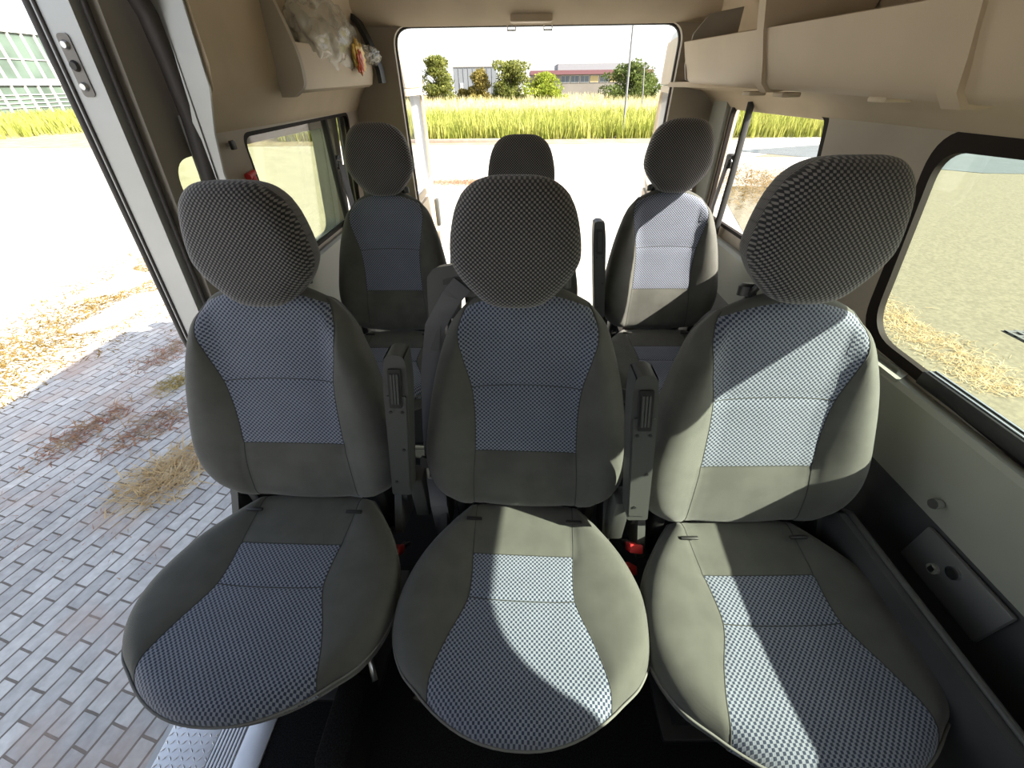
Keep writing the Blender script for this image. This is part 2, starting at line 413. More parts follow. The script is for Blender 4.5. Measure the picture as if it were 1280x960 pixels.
def make_seat(fine=False):
    root = thing('passenger_seat', 'x', 'seat')
    ins = M['insert_small'] if fine else M['insert']
    # cushion
    bm, ib, edge = pad(.545, w_cush, .02, .075, .045, .135, f_cush, x_cush, (.325,.999), bol=.022, crown=.010, creases=(.53,), taper=.035, power=2.2)
    sl = pad.seams
    cu = build('seat_cushion', bm, M['bolster'], root, recalc=False)
    build('woven_insert', ib, ins, cu, recalc=False, label='woven checked blue-grey cloth insert')
    p = bmesh.new(); tube(p, edge+[edge[0]], .0028, 6, cap=False); build('piping', p, M['pipe'], cu, smooth=True)
    p = bmesh.new(); [tube(p, l, .0013, 5) for l in sl]; build('seam', p, M['seam'], cu)
    # backrest
    bm, ib, edge = pad(.625, w_back, .018, .045, .042, .115, f_back, x_back, (.325,.97), bol=.036, crown=.004, creases=(.62,), taper=.03,
                       cross=lambda x,y: .010*math.exp(-((y-.13)/.10)**2))
    sl = pad.seams
    ba = build('backrest', bm, M['bolster'], root, recalc=False)
    build('woven_insert', ib, ins, ba, recalc=False, label='woven checked grey cloth insert')
    p = bmesh.new(); [tube(p, l, .0013, 5) for l in sl]; build('seam', p, M['seam'], ba)
    s = bmesh.new()
    sh = [(-.17,.05),(.17,.05),(.19,.3),(.16,.5),(.11,.57),(-.11,.57),(-.16,.5),(-.19,.3)]
    plate(s, rpoly(sh,.03), [], .012, lambda a,b,c: f_back(a,b,-.117-c)); build('back_shell', s, M['shell'], ba, smooth='auto')
    # zip ends at the backrest foot
    for sx in (-1,1):
        z = bmesh.new(); box(z, sx*.135-.022, sx*.135+.022, -.046,-.036,.452,.459,.003); build('cover_clip', z, M['black'], cu, smooth='auto')
    # frame and pedestal
    b = bmesh.new(); box(b, -.20,.20,-.36,.02,.27,.305,.01); box(b,-.20,-.17,.02,.12,.27,.50,.008); box(b,.17,.20,.02,.12,.27,.50,.008)
    build('seat_frame', b, M['black'], root, smooth='auto')
    b = bmesh.new()
    sweep(b, [(-.17,0),(-.14,.27),(.14,.27),(.17,0)], [-.33,-.02], lambda p,t: (p[0],t,p[1]), closed=True, caps=True)
    box(b, -.20,.20,-.36,.02,0,.02,.006); build('pedestal', b, M['plastic_dark'], root, smooth='auto')
    for sx in (-1,1):
        b = bmesh.new(); plate(b, rpoly([(-.04,.34),(.08,.31),(.12,.47),(.09,.54),(.04,.47)],.02), [], .02, lambda a,c,d: (sx*(.225+d),a,c))
        cyl(b, (sx*.245,.05,.42), (sx,0,0), .022, .012)
        build('recliner_cover', b, M['plastic'], root, smooth='auto')
    return root
def add_headrest(root, dz=0, dy=0, lean=4, dx=0, kx=1):
    f0 = f_head(dz, dy, math.radians(lean)); fh = lambda a,b,c: f0(a*kx+dx,b,c)
    bm, _, edge = pad(.262, w_head, .024, .036, .038, .105, fh, nu=26, nv=26, crown=.016, taper=.008, back_round=.028, power=3.6)
    h = build('headrest', bm, M['head'], root, recalc=False)
    for sx in (-1,1):
        b = bmesh.new(); q0 = f_back(sx*.078,.60,-.055); q1 = fh(sx*.078,.03,-.055); tube(b,[q0,q1],.0065,10); build('headrest_post', b, M['black'], h, smooth=True)
        b = bmesh.new(); tube(b,[f_back(sx*.078,.612,-.055), f_back(sx*.078,.632,-.055), f_back(sx*.078,.638,-.055)],[.019,.018,.012],14); build('post_collar', b, M['plastic_dark'], h, smooth='auto')
    if dz > .035 or dz < 0: pass
    return h
def add_armrest(root, sx, screws=True):
    """folded-up armrest on side sx of the seat; underside faces forward"""
    x = sx*.302
    def f(a,b,c): return Vector((x+a+sx*(-.022+.105*(b-.04)), -.022 + (b-.05)*.10 - c, .50+b*.995))
    bm = bmesh.new()
    plate(bm, rpoly([(-.024,.04),(.024,.04),(.027,.40),(.020,.455),(-.020,.455),(-.027,.40)],[.008,.008,.05,.018,.018,.05]), [], .050, lambda a,b,c: f(a,b,-.030+c))
    arm = build('armrest', bm, M['plastic'], root, smooth='auto')
    b2 = bmesh.new(); plate(b2, rpoly([(-.0215,.06),(.0215,.06),(.0215,.355),(-.0215,.355)],.004), [], .004, lambda a,b,c: f(a,b,.020+c)); build('armrest_panel', b2, M['plastic'], arm, smooth='auto')
    b3 = bmesh.new(); plate(b3, rpoly([(-.0135,.325),(.0135,.325),(.0135,.425),(-.0135,.425)],.003), [], .003, lambda a,b,c: f(a,b,.0235+c)); build('latch_recess', b3, M['black'], arm)
    b4 = bmesh.new()
    for k in range(3): plate(b4, rect(-.0085+k*.0062,.338,-.0040+k*.0062,.415), [], .003, lambda a,b,c: f(a,b,.0266+c))
    build('latch', b4, M['plastic'], arm)
    for (a,b,r) in ((-.013,.312,.0038),(.013,.312,.0038),(.012,.20,.0042),(-.010,.092,.0042)):
        s = bmesh.new(); p = f(a,b,.0238); cyl(s, p, (0,-1,.1), r, .002, 12); build('screw', s, M['black'], arm, smooth='auto')
    b5 = bmesh.new(); tube(b5, [(x-sx*.06,.03,.53),(x,.03,.53)], .018, 14); box(b5, x-.02,x+.02,.0,.06,.38,.545,.008); build('armrest_pivot', b5, M['plastic'], arm, smooth='auto')
def add_buckle(root, x, y, z, rz=0.2):
    b = bmesh.new(); box(b,-.010,.010,-.006,.006,-.12,0,.002)
    Mx = Matrix.Translation((x,y,z)) @ Matrix.Rotation(rz,4,'Z') @ Matrix.Rotation(math.radians(38),4,'X')
    bmesh.ops.transform(b, matrix=Mx, verts=b.verts); st_ = build('buckle_stalk', b, M['black'], root, smooth='auto')
    b = bmesh.new(); box(b,-.017,.017,-.012,.012,-.016,.050,.004); bmesh.ops.transform(b, matrix=Mx, verts=b.verts); bb = build('seat_belt_buckle', b, M['red'], root, smooth='auto', label='red seat belt buckle')
    b = bmesh.new(); box(b,-.009,.009,-.0125,-.0105,.006,.036,.0008); box(b,-.010,.010,-.003,.003,.044,.0475); bmesh.ops.transform(b, matrix=Mx, verts=b.verts); build('buckle_slot', b, M['black'], bb)
def add_belt_guide(root, sx=-1):
    # shoulder guide with webbing and a tongue, on the shoulder of the backrest
    b = bmesh.new()
    g = [(-.225,.60),(-.215,.665),(-.13,.690),(-.06,.695),(-.06,.64),(-.17,.635),(-.185,.60)]
    sweep(b, rpoly([(-.238,.46),(-.232,.635),(-.215,.655),(-.07,.680),(-.07,.60),(-.20,.585),(-.215,.46)],.008), [0,.055],
          lambda p,t: f_back(p[0],p[1],-.085+t), closed=True, caps=True)
    o = build('belt_guide', b, M['plastic'], root, smooth='auto')
    b = bmesh.new(); plate(b, rpoly([(-.195,.618),(-.095,.640),(-.095,.652),(-.195,.630)],.004), [], .003, lambda a,c,d: f_back(a,c,-.030+d)); build('guide_slot', b, M['black'], o)
    b = bmesh.new()
    pts = [f_back(-.150,.622,-.022), f_back(-.178,.59,-.020), f_back(-.222,.52,-.03), f_back(-.244,.40,-.035), f_back(-.252,.25,-.03), f_back(-.252,.10,-.02), f_back(-.245,.0,-.01), f_back(-.24,-.12,-.03)]
    sm = []
    for a,c in zip(pts,pts[1:]):
        for k in range(4): sm.append(a.lerp(c,k/4))
    sm.append(pts[-1]); band(b, sm, (1,.15,0), .046); w = build('belt_webbing', b, M['webbing'], root)
    b = bmesh.new(); plate(b, rpoly([(-.033,-.010),(.033,-.014),(.036,.010),(-.030,.020)],.006), [], .012, lambda a,c,d: f_back(a-.250,c+.150,.0-.022+d+.014)); t = build('belt_tongue', b, M['plastic'], root, smooth='auto')
    b = bmesh.new(); plate(b, rpoly([(-.013,-.012),(.013,-.012),(.010,-.048),(-.012,-.046)][::-1],.003), [rect(-.006,-.040,.006,-.026)], .003, lambda a,c,d: f_back(a-.252,c+.150,.004+d)); build('tongue_plate', b, M['steel'], t)
def copy_tree(o, parent=None):
    c = o.copy(); C.objects.link(c); c.parent = parent
    for ch in list(o.children): copy_tree(ch, c)
    return c
SEATS = 'passenger seats'
front = make_seat()
rear = copy_tree(front)
# finer weave on the distant row: same cloth
fl = front; fm = copy_tree(front); fr = copy_tree(front); rl = rear; rm = copy_tree(rear); rr = copy_tree(rear)
for o, loc, rz, lab, grp in (
    (fl, (-.603,.690,0), -.02, 'front-row grey seat beside the open sliding door, blue-tinged checked cushion', 'front row of seats'),
    (fm, (.014,.665,0), -.035, 'middle seat of the front row with belt guide on its shoulder', 'front row of seats'),
    (fr, (.585,.620,0), .02, 'front-row seat beside the large side window with raised headrest on bare post', 'front row of seats'),
    (rl, (-.58,1.665,0), 0, 'back-row seat at the small side window on the sliding-door side', 'back row of seats'),
    (rm, (.005,1.66,0), 0, 'middle back-row seat, mostly hidden behind the middle front seat', 'back row of seats'),
    (rr, (.648,1.68,0), 0, 'back-row seat with sunlit diagonal across its backrest', 'back row of seats')):
    o.location = loc; o.rotation_euler = (0,0,rz); o['label'] = lab
    if o in (fl, fr): o.scale = (1.05,1,1); o['group'] = grp
add_headrest(fl, -.010, .005, kx=.925, dx=.008); add_headrest(fm, 0, .0, dx=-.030); add_headrest(fr, .036, -.01, kx=.935, dx=-.006)
add_headrest(rl, .024, 0, kx=.98); add_headrest(rm, -.02, 0); add_headrest(rr, .026, 0, kx=.98)
add_armrest(fl, 1); add_armrest(fr, -1); add_armrest(rl, 1); add_armrest(rr, -1)
add_buckle(fl, .238, -.075, .325, .1); add_buckle(fr, -.248, .0, .345, -.1); add_buckle(fm, .295, -.075, .295, .1)
add_belt_guide(fm)
b = bmesh.new(); tube(b, [(.17,-.27,.24),(.21,-.31,.23),(.235,-.36,.205)], .007, 8); build('height_lever', b, M['steel'], fl, smooth=True)
b = bmesh.new(); box(b, .13,.21,-.52,-.33,0,.17,.02); build('pedestal_cover', b, M['carpet'], fl, smooth='auto')
b = bmesh.new(); box(b, -.295,-.25, 1.0,1.04,.93,.965,.008)
b.free()

# ------------------------------------------------------------------ van body
YF, YR = -1.25, 2.60
XL, XR = -.93, 1.025
# floor
b = bmesh.new(); plate(b, [(-.68,YF),(1.03,YF),(1.03,YR),(-.95,YR),(-.95,1.36),(-.68,1.36)], [], .04, lambda a,c,d: (a,c,-d)); build('floor', b, M['carpet'], kind='structure', label='black carpeted van floor')
b = bmesh.new(); plate(b, [(-1.0,YF),(1.07,YF),(1.07,YR),(-1.0,YR)], [], .05, lambda a,c,d: (a,c,-.045-d)); build('trim_1', b, M['silver'], kind='structure', label='painted underbody below the floor')
# entry sill: tread plate + ribbed strip + smooth strip
sill = thing('entry_sill', 'aluminium tread plate along the sliding door opening', 'tread plate', (-.8,0,0))
def atsill(o):
    if o.parent is sill: o.location = (.8,0,0)
    return o
b = bmesh.new(); box(b, -.955,-.815,-.9,1.34,-.045,0,.003)
tp = atsill(build('tread_plate', b, M['alu'], sill, smooth='auto'))
b = bmesh.new()
for i in range(9):
    for j in range(70):
        ang = PI/4 if (i+j)%2 else -PI/4
        x = -.948+i*.0158; y = -.30+j*.0158
        if x > -.82 : continue
        mm = Matrix.Translation((x,y,.0004)) @ Matrix.Rotation(ang,4,'Z')
        vs = [b.verts.new(mm @ Vector(p)) for p in ((-.0075,0,0),(0,-.0022,0),(.0075,0,0),(0,.0022,0),(0,0,.0016))]
        for k in range(4): b.faces.new((vs[k],vs[(k+1)%4],vs[4]))
atsill(build('chequer_pattern', b, M['alu'], tp, kind='stuff'))
b = bmesh.new()
for k in range(7): box(b, -.812+k*.0098,-.8055+k*.0098,-.9,1.34,-.02,.0035,.0012)
box(b, -.813,-.743,-.9,1.34,-.045,-.0005)
atsill(build('ribbed_strip', b, M['alu'], sill, smooth='auto'))
b = bmesh.new(); box(b, -.742,-.672,-.9,1.34,-.03,.004,.003); atsill(build('edge_strip', b, M['alu'], sill, smooth='auto'))

# right side wall: lining and window coordinates enlarged about the camera, then baked -----------------------------------------------------------
ys = [YF + (YR-YF)*i/30 for i in range(31)]
b = bmesh.new(); prof = [(1.03,0),(1.03,.10),(1.01,.20),(1.004,.45),(1.008,.545)]
sweep(b, thick(prof,-.02), ys, lambda p,t: (p[0],t,p[1]), closed=True, caps=True); wl = build('wall_right', b, M['trim_dark'], kind='structure', smooth='auto', label='dark lower side lining')
b = bmesh.new(); prof = [(1.013,.541),(1.005,.548),(.998,.60),(.976,.747),(.974,.768),(.983,.779),(1.004,.777),(1.06,.760),(1.075,.760)]
sweep(b, thick(prof,-.015), ys, lambda p,t: (p[0],t,p[1]), closed=True, caps=True); tr2 = build('trim_2', b, M['trim_grey'], kind='structure', smooth='auto', label='grey side trim with window ledge')
# coat knob, sockets on the lower lining
b = bmesh.new(); cyl(b,(.990,.578,.605),(-1,0,.1),.010,.012,20,.008); cyl(b,(.978,.578,.606),(-1,0,.1),.012,.006); build('trim_knob', b, M['steel'], tr2, smooth='auto')
so = thing('socket_panel', 'dark panel with round power socket and switch, under the grey side trim', 'power socket', (1.003,.464,.494))
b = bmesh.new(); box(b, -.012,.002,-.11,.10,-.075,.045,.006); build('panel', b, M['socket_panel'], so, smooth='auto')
b = bmesh.new(); tube(b, [(-.012,0,.012),(-.019,0,.012)], .0145, 24); r_ = build('socket_ring', b, M['steel'], so, smooth='auto', label='bright metal socket ring')
b = bmesh.new(); tube(b, [(-.0192,0,.012),(-.0200,0,.012)], .0105, 20); build('socket_hole', b, M['black'], r_)
b = bmesh.new(); tube(b, [(-.012,.028,-.022),(-.020,.028,-.022)], .0125, 20); s_ = build('switch', b, M['trim_grey'], so, smooth='auto')
b = bmesh.new(); box(b, -.0215,-.0195,.022,.034,-.030,-.014,.0008); build('switch_symbol', b, M['steel'], s_)
# side rail beside the seat
b = bmesh.new(); sweep(b, thick([(.865,.0),(.85,.505)],.018), [-1.1,.2,.62,.70], lambda p,t:(p[0],t,p[1] if t<.69 else p[1]*.8), closed=True, caps=True)
for yy in (-.6,0,.5): box(b, .85,1.0,yy,yy+.02,.30,.33)
rail = build('side_panel', b, M['trim_dark'], label='low black panel with a narrow rim standing beside the seat row', cat='side panel')
b = bmesh.new(); tube(b, [(.858,-1.1,.507),(.858,.2,.507),(.858,.62,.507),(.862,.70,.44)], .008, 8); build('rim', b, M['plastic'], rail, smooth=True)
# small storage tray in the ledge
b = bmesh.new(); plate(b, rpoly([(.826,.977),(.864,1.04),(1.015,1.03),(1.004,.977)],.01), [rpoly([(.853,.991),(.88,1.02),(.972,1.018),(.972,.991)],.008)], .018, lambda a,c,d: (c,a,.765+d)); build('ledge_tray', b, M['trim_grey'], tr2, smooth='auto')
b = bmesh.new(); plate(b, rpoly([(1.07,.977),(1.08,1.04),(1.23,1.04),(1.21,.977)],.01), [rpoly([(1.09,.991),(1.10,1.025),(1.19,1.025),(1.18,.991)],.008)], .018, lambda a,c,d: (c,a,.765+d)); build('ledge_tray', b, M['trim_grey'], tr2, smooth='auto')

# window band right: pillar lining plate with two openings
W1 = rpoly([(-.16,.741),(1.058,.790),(1.161,1.308),(-.08,1.322)],[.12,.10,.10,.14],8)
W2 = rpoly([(1.44,.822),(2.311,.811),(2.344,1.319),(1.588,1.314)],[.03,.05,.05,.03],6)
b = bmesh.new(); plate(b, [(YF,.73),(YR,.73),(YR,1.36),(YF,1.36)], [W1,W2], .03, lambda a,c,d: (XR+d,a,c)); build('trim_3', b, M['pillar'], kind='structure', smooth='auto', label='beige pillar lining around the side windows')
b = bmesh.new(); plate(b, [(YF,.0),(YR,.0),(YR,1.42),(YF,1.42)], [rpoly([(-.19,.72),(1.10,.72),(1.19,1.35),(-.13,1.35)],.08,8), rpoly([(1.36,.75),(2.38,.75),(2.38,1.35),(1.51,1.35)],.04)], .02, lambda a,c,d: (1.065+d,a,c)); build('trim_4', b, M['silver'], kind='structure', label='outer body side')
def window(n, outer, hole, gl, x, sgn, label, gm):
    w = thing(n, label, 'window', (x,0,0), kind='structure')
    le = (lambda c: 0) if sgn > 0 else lf
    b = bmesh.new(); plate(b, outer, [hole], .018*sgn, lambda a,c,d: (d+le(c),a,c)); build('window_frame', b, M['reveal'], w, smooth='auto')
    b = bmesh.new(); plate(b, gl, [], .004*sgn, lambda a,c,d: (.012*sgn+d+le(c),a,c)); build('window_pane', b, gm, w)
    return w
w1 = window('window_1', rpoly([(-.16,.741),(1.058,.790),(1.161,1.308),(-.08,1.322)],[.12,.10,.10,.14],8),
            rpoly([(-.12,.780),(1.026,.815),(1.125,1.262),(-.045,1.292)],[.11,.09,.07,.15],8),
            rpoly([(-.14,.763),(1.042,.80),(1.139,1.296),(-.065,1.308)],[.11,.10,.10,.13],8), XR, 1, 'large front-right side window', M['glass'])
b = bmesh.new(); box(b, -.012,.026,-.10,.82,.782,.819,.004); build('window_rail', b, M['plastic_dark'], w1, smooth='auto')
b = bmesh.new(); box(b, -.004,.001,-.10,.815,.819,.822,.001); box(b, .012,.017,-.10,.815,.819,.822,.001); build('rail_strip', b, M['steel'], w1, smooth='auto')
w2 = window('window_2', W2, rpoly([(1.456,.837),(2.296,.826),(2.329,1.307),(1.608,1.302)],[.03,.05,.05,.03],6),
            rpoly([(1.452,.832),(2.301,.821),(2.334,1.312),(1.60,1.306)],[.03,.05,.05,.03],6), XR, 1, 'rear-right side window', M['clear'])
# cove above windows and upper wall
cove = [(1.039,1.292),(1.020,1.305),(1.000,1.330),(.950,1.363),(.87,1.377),(.775,1.381)]
b = bmesh.new(); sweep(b, thick(cove,-.02), ys, lambda p,t: (p[0],t,p[1]), closed=True, caps=True); build('trim_5', b, M['beige'], kind='structure', smooth='auto', label='headliner cove above the windows')
up = [(1.0,1.36),(1.0,1.48),(.96,1.62),(.87,1.72),(.70,1.765),(.4,1.785),(0,1.79),(-.4,1.785),(-.66,1.765),(-.76,1.70)]
b = bmesh.new(); sweep(b, thick(up,-.02), ys, lambda p,t: (p[0],t,p[1]), closed=True, caps=True); build('ceiling', b, M['beige'], kind='structure', smooth='auto', label='beige van headliner')
def lf(z): return .09*max(0, z-.8)      # the left side leans in towards the roof

# overhead locker right (one long moulded bin with dividers)
lk = thing('overhead_locker', 'long beige open-topped locker with curved dividers above the right windows', 'overhead locker', (.72,0,1.40))
def L_(o): o.location = (-.72,0,-1.40); return o
fp = [(.90,1.382),(.775,1.366),(.747,1.368),(.729,1.384),(.717,1.42),(.701,1.46),(.687,1.505)]
bins = [(1.525,2.19),(.855,1.485),(-1.2,.815)]
for y0,y1 in bins:
    b = bmesh.new(); k = 14
    def fy(p,t): 
        u = t
        return (p[0] , y0+(y1-y0)*u, p[1]+.022*(y0+(y1-y0)*u-.9))
    sweep(b, thick(fp,-.010), [i/k for i in range(k+1)], fy, closed=True, caps=True)
    L_(build('bin_front', b, M['beige_p'], lk, smooth='auto'))
dv = [(.90,1.384),(.77,1.360),(.740,1.360),(.717,1.383),(.704,1.43),(.680,1.50),(.660,1.58),(.655,1.66),(.70,1.745),(.88,1.70),(.97,1.56)]
for y0,y1 in ((1.485,1.525),(.815,.855)):
    b = bmesh.new(); plate(b, dv, [], y1-y0, lambda a,c,d: (a,y0+d,c+.022*(y0-.9)))
    bmesh.ops.bevel(b, geom=[e for e in b.edges if len(e.link_faces)==2 and e.calc_face_angle(0) > .9], offset=.006, segments=2, affect='EDGES')
    L_(build('divider', b, M['beige_p'], lk, smooth='auto'))
b = bmesh.new(); plate(b, [(.90,1.388),(.765,1.395),(.725,1.41),(.71,1.46),(.72,1.56),(.77,1.62),(.90,1.64)], [], .012, lambda a,c,d: (a,2.19+d,c)); L_(build('end_panel', b, M['door_trim'], lk, smooth='auto'))
for y0 in (1.60,1.40,1.00,.62,.34):
    b = bmesh.new(); box(b, .745,.80,y0,y0+.055,1.362,1.374,.004); L_(build('underside_clip', b, M['beige_p'], lk, smooth='auto'))

# left side wall ------------------------------------------------------------
YL0 = 1.375
yl = [YL0 + (YR-YL0)*i/12 for i in range(13)]
b = bmesh.new(); prof = [(-.93,0),(-.93,.50),(-.93,.60),(-.905,.775),(-.905,.79),(-.915,.80),(-.97,.795)]
sweep(b, thick(prof,.02), yl, lambda p,t: (p[0],t,p[1]), closed=True, caps=True); build('wall_left', b, M['trim_grey'], kind='structure', smooth='auto', label='grey side lining behind the sliding door')
W3 = rpoly([(1.52,.815),(2.43,.815),(2.43,1.295),(1.455,1.285)],[.06,.04,.04,.04],6)
b = bmesh.new(); plate(b, [(YL0-.075,.80),(YR,.80),(YR,1.34),(YL0-.075,1.34)], [W3], .03, lambda a,c,d: (XL-d+lf(c),a,c)); tl = build('trim_6', b, M['pillar'], kind='structure', smooth='auto', label='beige pillar lining around the left window')
w3 = window('window_3', W3, rpoly([(1.532,.83),(2.418,.83),(2.418,1.283),(1.467,1.273)],[.06,.04,.04,.04],6), rpoly([(1.526,.822),(2.424,.822),(2.424,1.288),(1.46,1.28)],.03), XL, -1, 'rear-left side window', M['clear'])
yb = [1.290]+yl[1:]
upl = [(-.905,1.285),(-.885,1.295),(-.872,1.318),(-.845,1.358),(-.815,1.40),(-.802,1.45),(-.798,1.55),(-.79,1.63),(-.77,1.69),(-.72,1.74),(-.64,1.765)]
b = bmesh.new(); sweep(b, thick(upl,.02), yb, lambda p,t:(p[0],t,p[1]), closed=True, caps=True)
build('trim_7', b, M['beige'], kind='structure', smooth='auto', label='beige headliner above the left window')
# rubber seal following the opening, painted jamb behind it
seal = [(1.275,-.02),(1.272,.6),(1.272,1.155),(1.285,1.327),(1.275,1.45),(1.262,1.54),(1.22,1.62),(1.12,1.68),(.95,1.71),(.02,1.71)]
b = bmesh.new(); sp = []
f_ = [Vector((-.955+lf(p[1]),p[0],p[1])) for p in seal]
for a,c in zip(f_,f_[1:]):
    for k in range(4): sp.append(a.lerp(c,k/4))
sp.append(f_[-1]); tube(b, sp, .02, 10, flat=(.024,.018)); build('trim_18', b, M['rubber'], kind='structure', smooth=True, label='dark rubber seal around the sliding door opening')
b = bmesh.new(); sweep(b, thick([(-.955,1.277),(-.93,1.280),(-.89,1.283),(-.818,1.286)],-.008), [-.02,.8,1.1,1.2,1.3,1.4,1.5,1.6,1.72], lambda p,t: (p[0]+lf(t)*(1 if p[0]<-.9 else 0) + max(0,t-1.4)*.09*(p[0]>-.9) - (min(.055,max(0,1.40-t)*.35) if p[0]>-.9 else 0), p[1], t), closed=True, caps=True)
build('trim_8', b, M['silver'], kind='structure', smooth='auto', label='painted metal door jamb')
b = bmesh.new(); box(b, -.93,-.72,YF,1.36,1.71,1.78,.01); build('trim_9', b, M['silver'], kind='structure', label='roof rail over the sliding door')
b = bmesh.new(); plate(b, [(1.30,0),(YR,0),(YR,.80),(YR,1.34),(1.30,1.34),(1.30,.80)], [rpoly([(1.44,.80),(2.45,.80),(2.45,1.31),(1.44,1.31)],.04)], .015, lambda a,c,d: (-.985-d+lf(c),a,c)); build('trim_10', b, M['silver'], kind='structure', label='outer body side, left')
# unseen side lining and end wall before the seats, added to dim the interior
b = bmesh.new(); plate(b, [(YF,0),(-.02,0),(-.02,1.74),(YF,1.74)], [rpoly([(YF+.12,.85),(-.16,.85),(-.16,1.3),(YF+.12,1.3)],.06)], .05, lambda a,c,d: (-.93-d,a,c)); build('trim_16', b, M['trim_grey'], kind='structure', label='side lining in front of the sliding door opening')
b = bmesh.new(); plate(b, [(-.98,0),(1.07,0),(1.07,1.78),(-.98,1.78)], [rpoly([(-.80,.95),(.82,.95),(.82,1.42),(-.80,1.42)],.10)], .05, lambda a,c,d: (a,YF-d,c)); build('dimming_wall', b, M['trim_grey'], kind='structure', label='unseen end wall added to dim the interior, with a wide opening')

# coat hook and hammer on left pillar
ho = thing('coat_hook', 'small metal coat hook on the left pillar lining', 'coat hook', (-.886,1.365,1.262))
b = bmesh.new(); tube(b, [(0,0,0),(.014,0,0)], .006, 12); build('hook_stem', b, M['steel'], ho, smooth='auto')
b = bmesh.new(); box(b, .012,.022,-.010,.012,-.012,.012,.003); build('hook_head', b, M['plastic_dark'], ho, smooth='auto')
hm = thing('emergency_hammer', 'red emergency hammer clipped beside the left rear window', 'emergency hammer', (-.888,1.43,1.14))
b = bmesh.new(); box(b, -.01,.014,-.012,.012,-.10,.03,.006); build('hammer_handle', b, M['red'], hm, smooth='auto')
b = bmesh.new(); tube(b, [(.002,-.022,.028),(.002,.022,.036)], [.011,.008], 12); build('hammer_head', b, M['red'], hm, smooth='auto')

# overhead shelf left
sh = thing('overhead_shelf', 'short beige overhead shelf on the left wall holding a plastic bag', 'overhead shelf', (-.80,1.68,1.40))
def S_(o): o.location = (.80,-1.68,-1.40); return o
b = bmesh.new(); fpL = [(-.81,1.380),(-.755,1.382),(-.735,1.392),(-.722,1.43),(-.72,1.47),(-.725,1.515)]
sweep(b, thick(fpL,.010), [1.655+ (2.44-1.655)*i/8 for i in range(9)], lambda p,t:(p[0],t,p[1]+.018*(t-1.65)), closed=True, caps=True); S_(build('shelf_front', b, M['beige_p'], sh, smooth='auto'))
b = bmesh.new(); plate(b, rpoly([(-.81,1.372),(-.765,1.372),(-.722,1.40),(-.716,1.47),(-.735,1.56),(-.77,1.66),(-.80,1.70)],[.0,.01,.02,.03,.05,.03,0]), [], .022, lambda a,c,d: (a,1.637+d,c)); S_(build('end_cap', b, M['pillar'], sh, smooth='auto', label='grey-brown end cap'))
b = bmesh.new(); arc = [(-.80,1.66),(-.77,1.63),(-.745,1.58),(-.722,1.52),(-.708,1.46),(-.706,1.41)]
sweep(b, thick(arc,.02), [2.445,2.52], lambda p,t:(p[0],t,p[1]), closed=True, caps=True); S_(build('end_strap', b, M['plastic_dark'], sh, smooth='auto', label='dark curved end bracket'))

# plastic bag on the shelf
bag = thing('plastic_bag', 'crumpled clear plastic bag stuffed on the left overhead shelf', 'plastic bag', (-.755,1.93,1.455))
def blob(rx,ry,rz_,sc,amp,sub=5,seed=0):
    b = bmesh.new(); bmesh.ops.create_icosphere(b, subdivisions=sub, radius=1)
    for v in b.verts:
        n = v.co.normalized(); q = Vector((n.x*sc,n.y*sc*1.6,n.z*sc*.8))+Vector((seed,seed*.7,seed*.3))
        q += Vector((noise.noise(n*2+Vector((seed,5,1))),noise.noise(n*2+Vector((9,seed,1))),0))*.9
        d = noise.noise(q)*.8 + (.5-abs(noise.noise(q*1.9)))*.55 + (.4-abs(noise.noise(q*3.6+Vector((4,4,4)))))*.22
        v.co = Vector((n.x*rx,n.y*ry,n.z*rz_))*(1+amp*d)
    return b
m = bpy.data.materials.new('clear_polythene'); m.use_nodes = True; nt = m.node_tree; pb = nt.nodes['Principled BSDF']
pb.inputs['Base Color'].default_value = (.62,.60,.54,1); pb.inputs['Roughness'].default_value = .12
tr = nt.nodes.new('ShaderNodeBsdfTransparent'); mx = nt.nodes.new('ShaderNodeMixShader'); mx.inputs[0].default_value = .40
nt.links.new(tr.outputs[0], mx.inputs[1]); nt.links.new(pb.outputs[0], mx.inputs[2]); nt.links.new(mx.outputs[0], nt.nodes['Material Output'].inputs['Surface'])
b = blob(.055,.29,.115,2.2,.30); bmesh.ops.transform(b, matrix=Matrix.Translation((.0,.08,.095)), verts=b.verts); bb = build('bag_film', b, m, bag, smooth=True)
b = blob(.03,.10,.03,2.5,.5,4,3); bmesh.ops.transform(b, matrix=Matrix.Translation((.055,.44,.06)), verts=b.verts); build('bag_handle', b, m, bag, smooth=True)
b = blob(.035,.20,.07,2.0,.3,4,5); bmesh.ops.transform(b, matrix=Matrix.Translation((0,.05,.07)), verts=b.verts); build('bag_contents', b, mat('brown_packaging',(.34,.29,.22),.6,noise=.3,scale=18), bag, smooth=True)
pk = thing('snack_packet', 'red and yellow packet showing at the end of the plastic bag', 'packet', (-.70,2.20,1.50))
b = blob(.012,.060,.045,2.6,.6,4,2); build('packet_film', b, mat('yellow_foil',(.75,.50,.10),.35,noise=.2,scale=30), pk, smooth=True)
b = blob(.010,.030,.038,2.6,.6,4,9); bmesh.ops.transform(b, matrix=Matrix.Translation((.007,-.022,-.014)), verts=b.verts); build('packet_corner', b, mat('red_foil',(.62,.09,.03),.35,noise=.2,scale=30), pk, smooth=True, label='red printed corner')

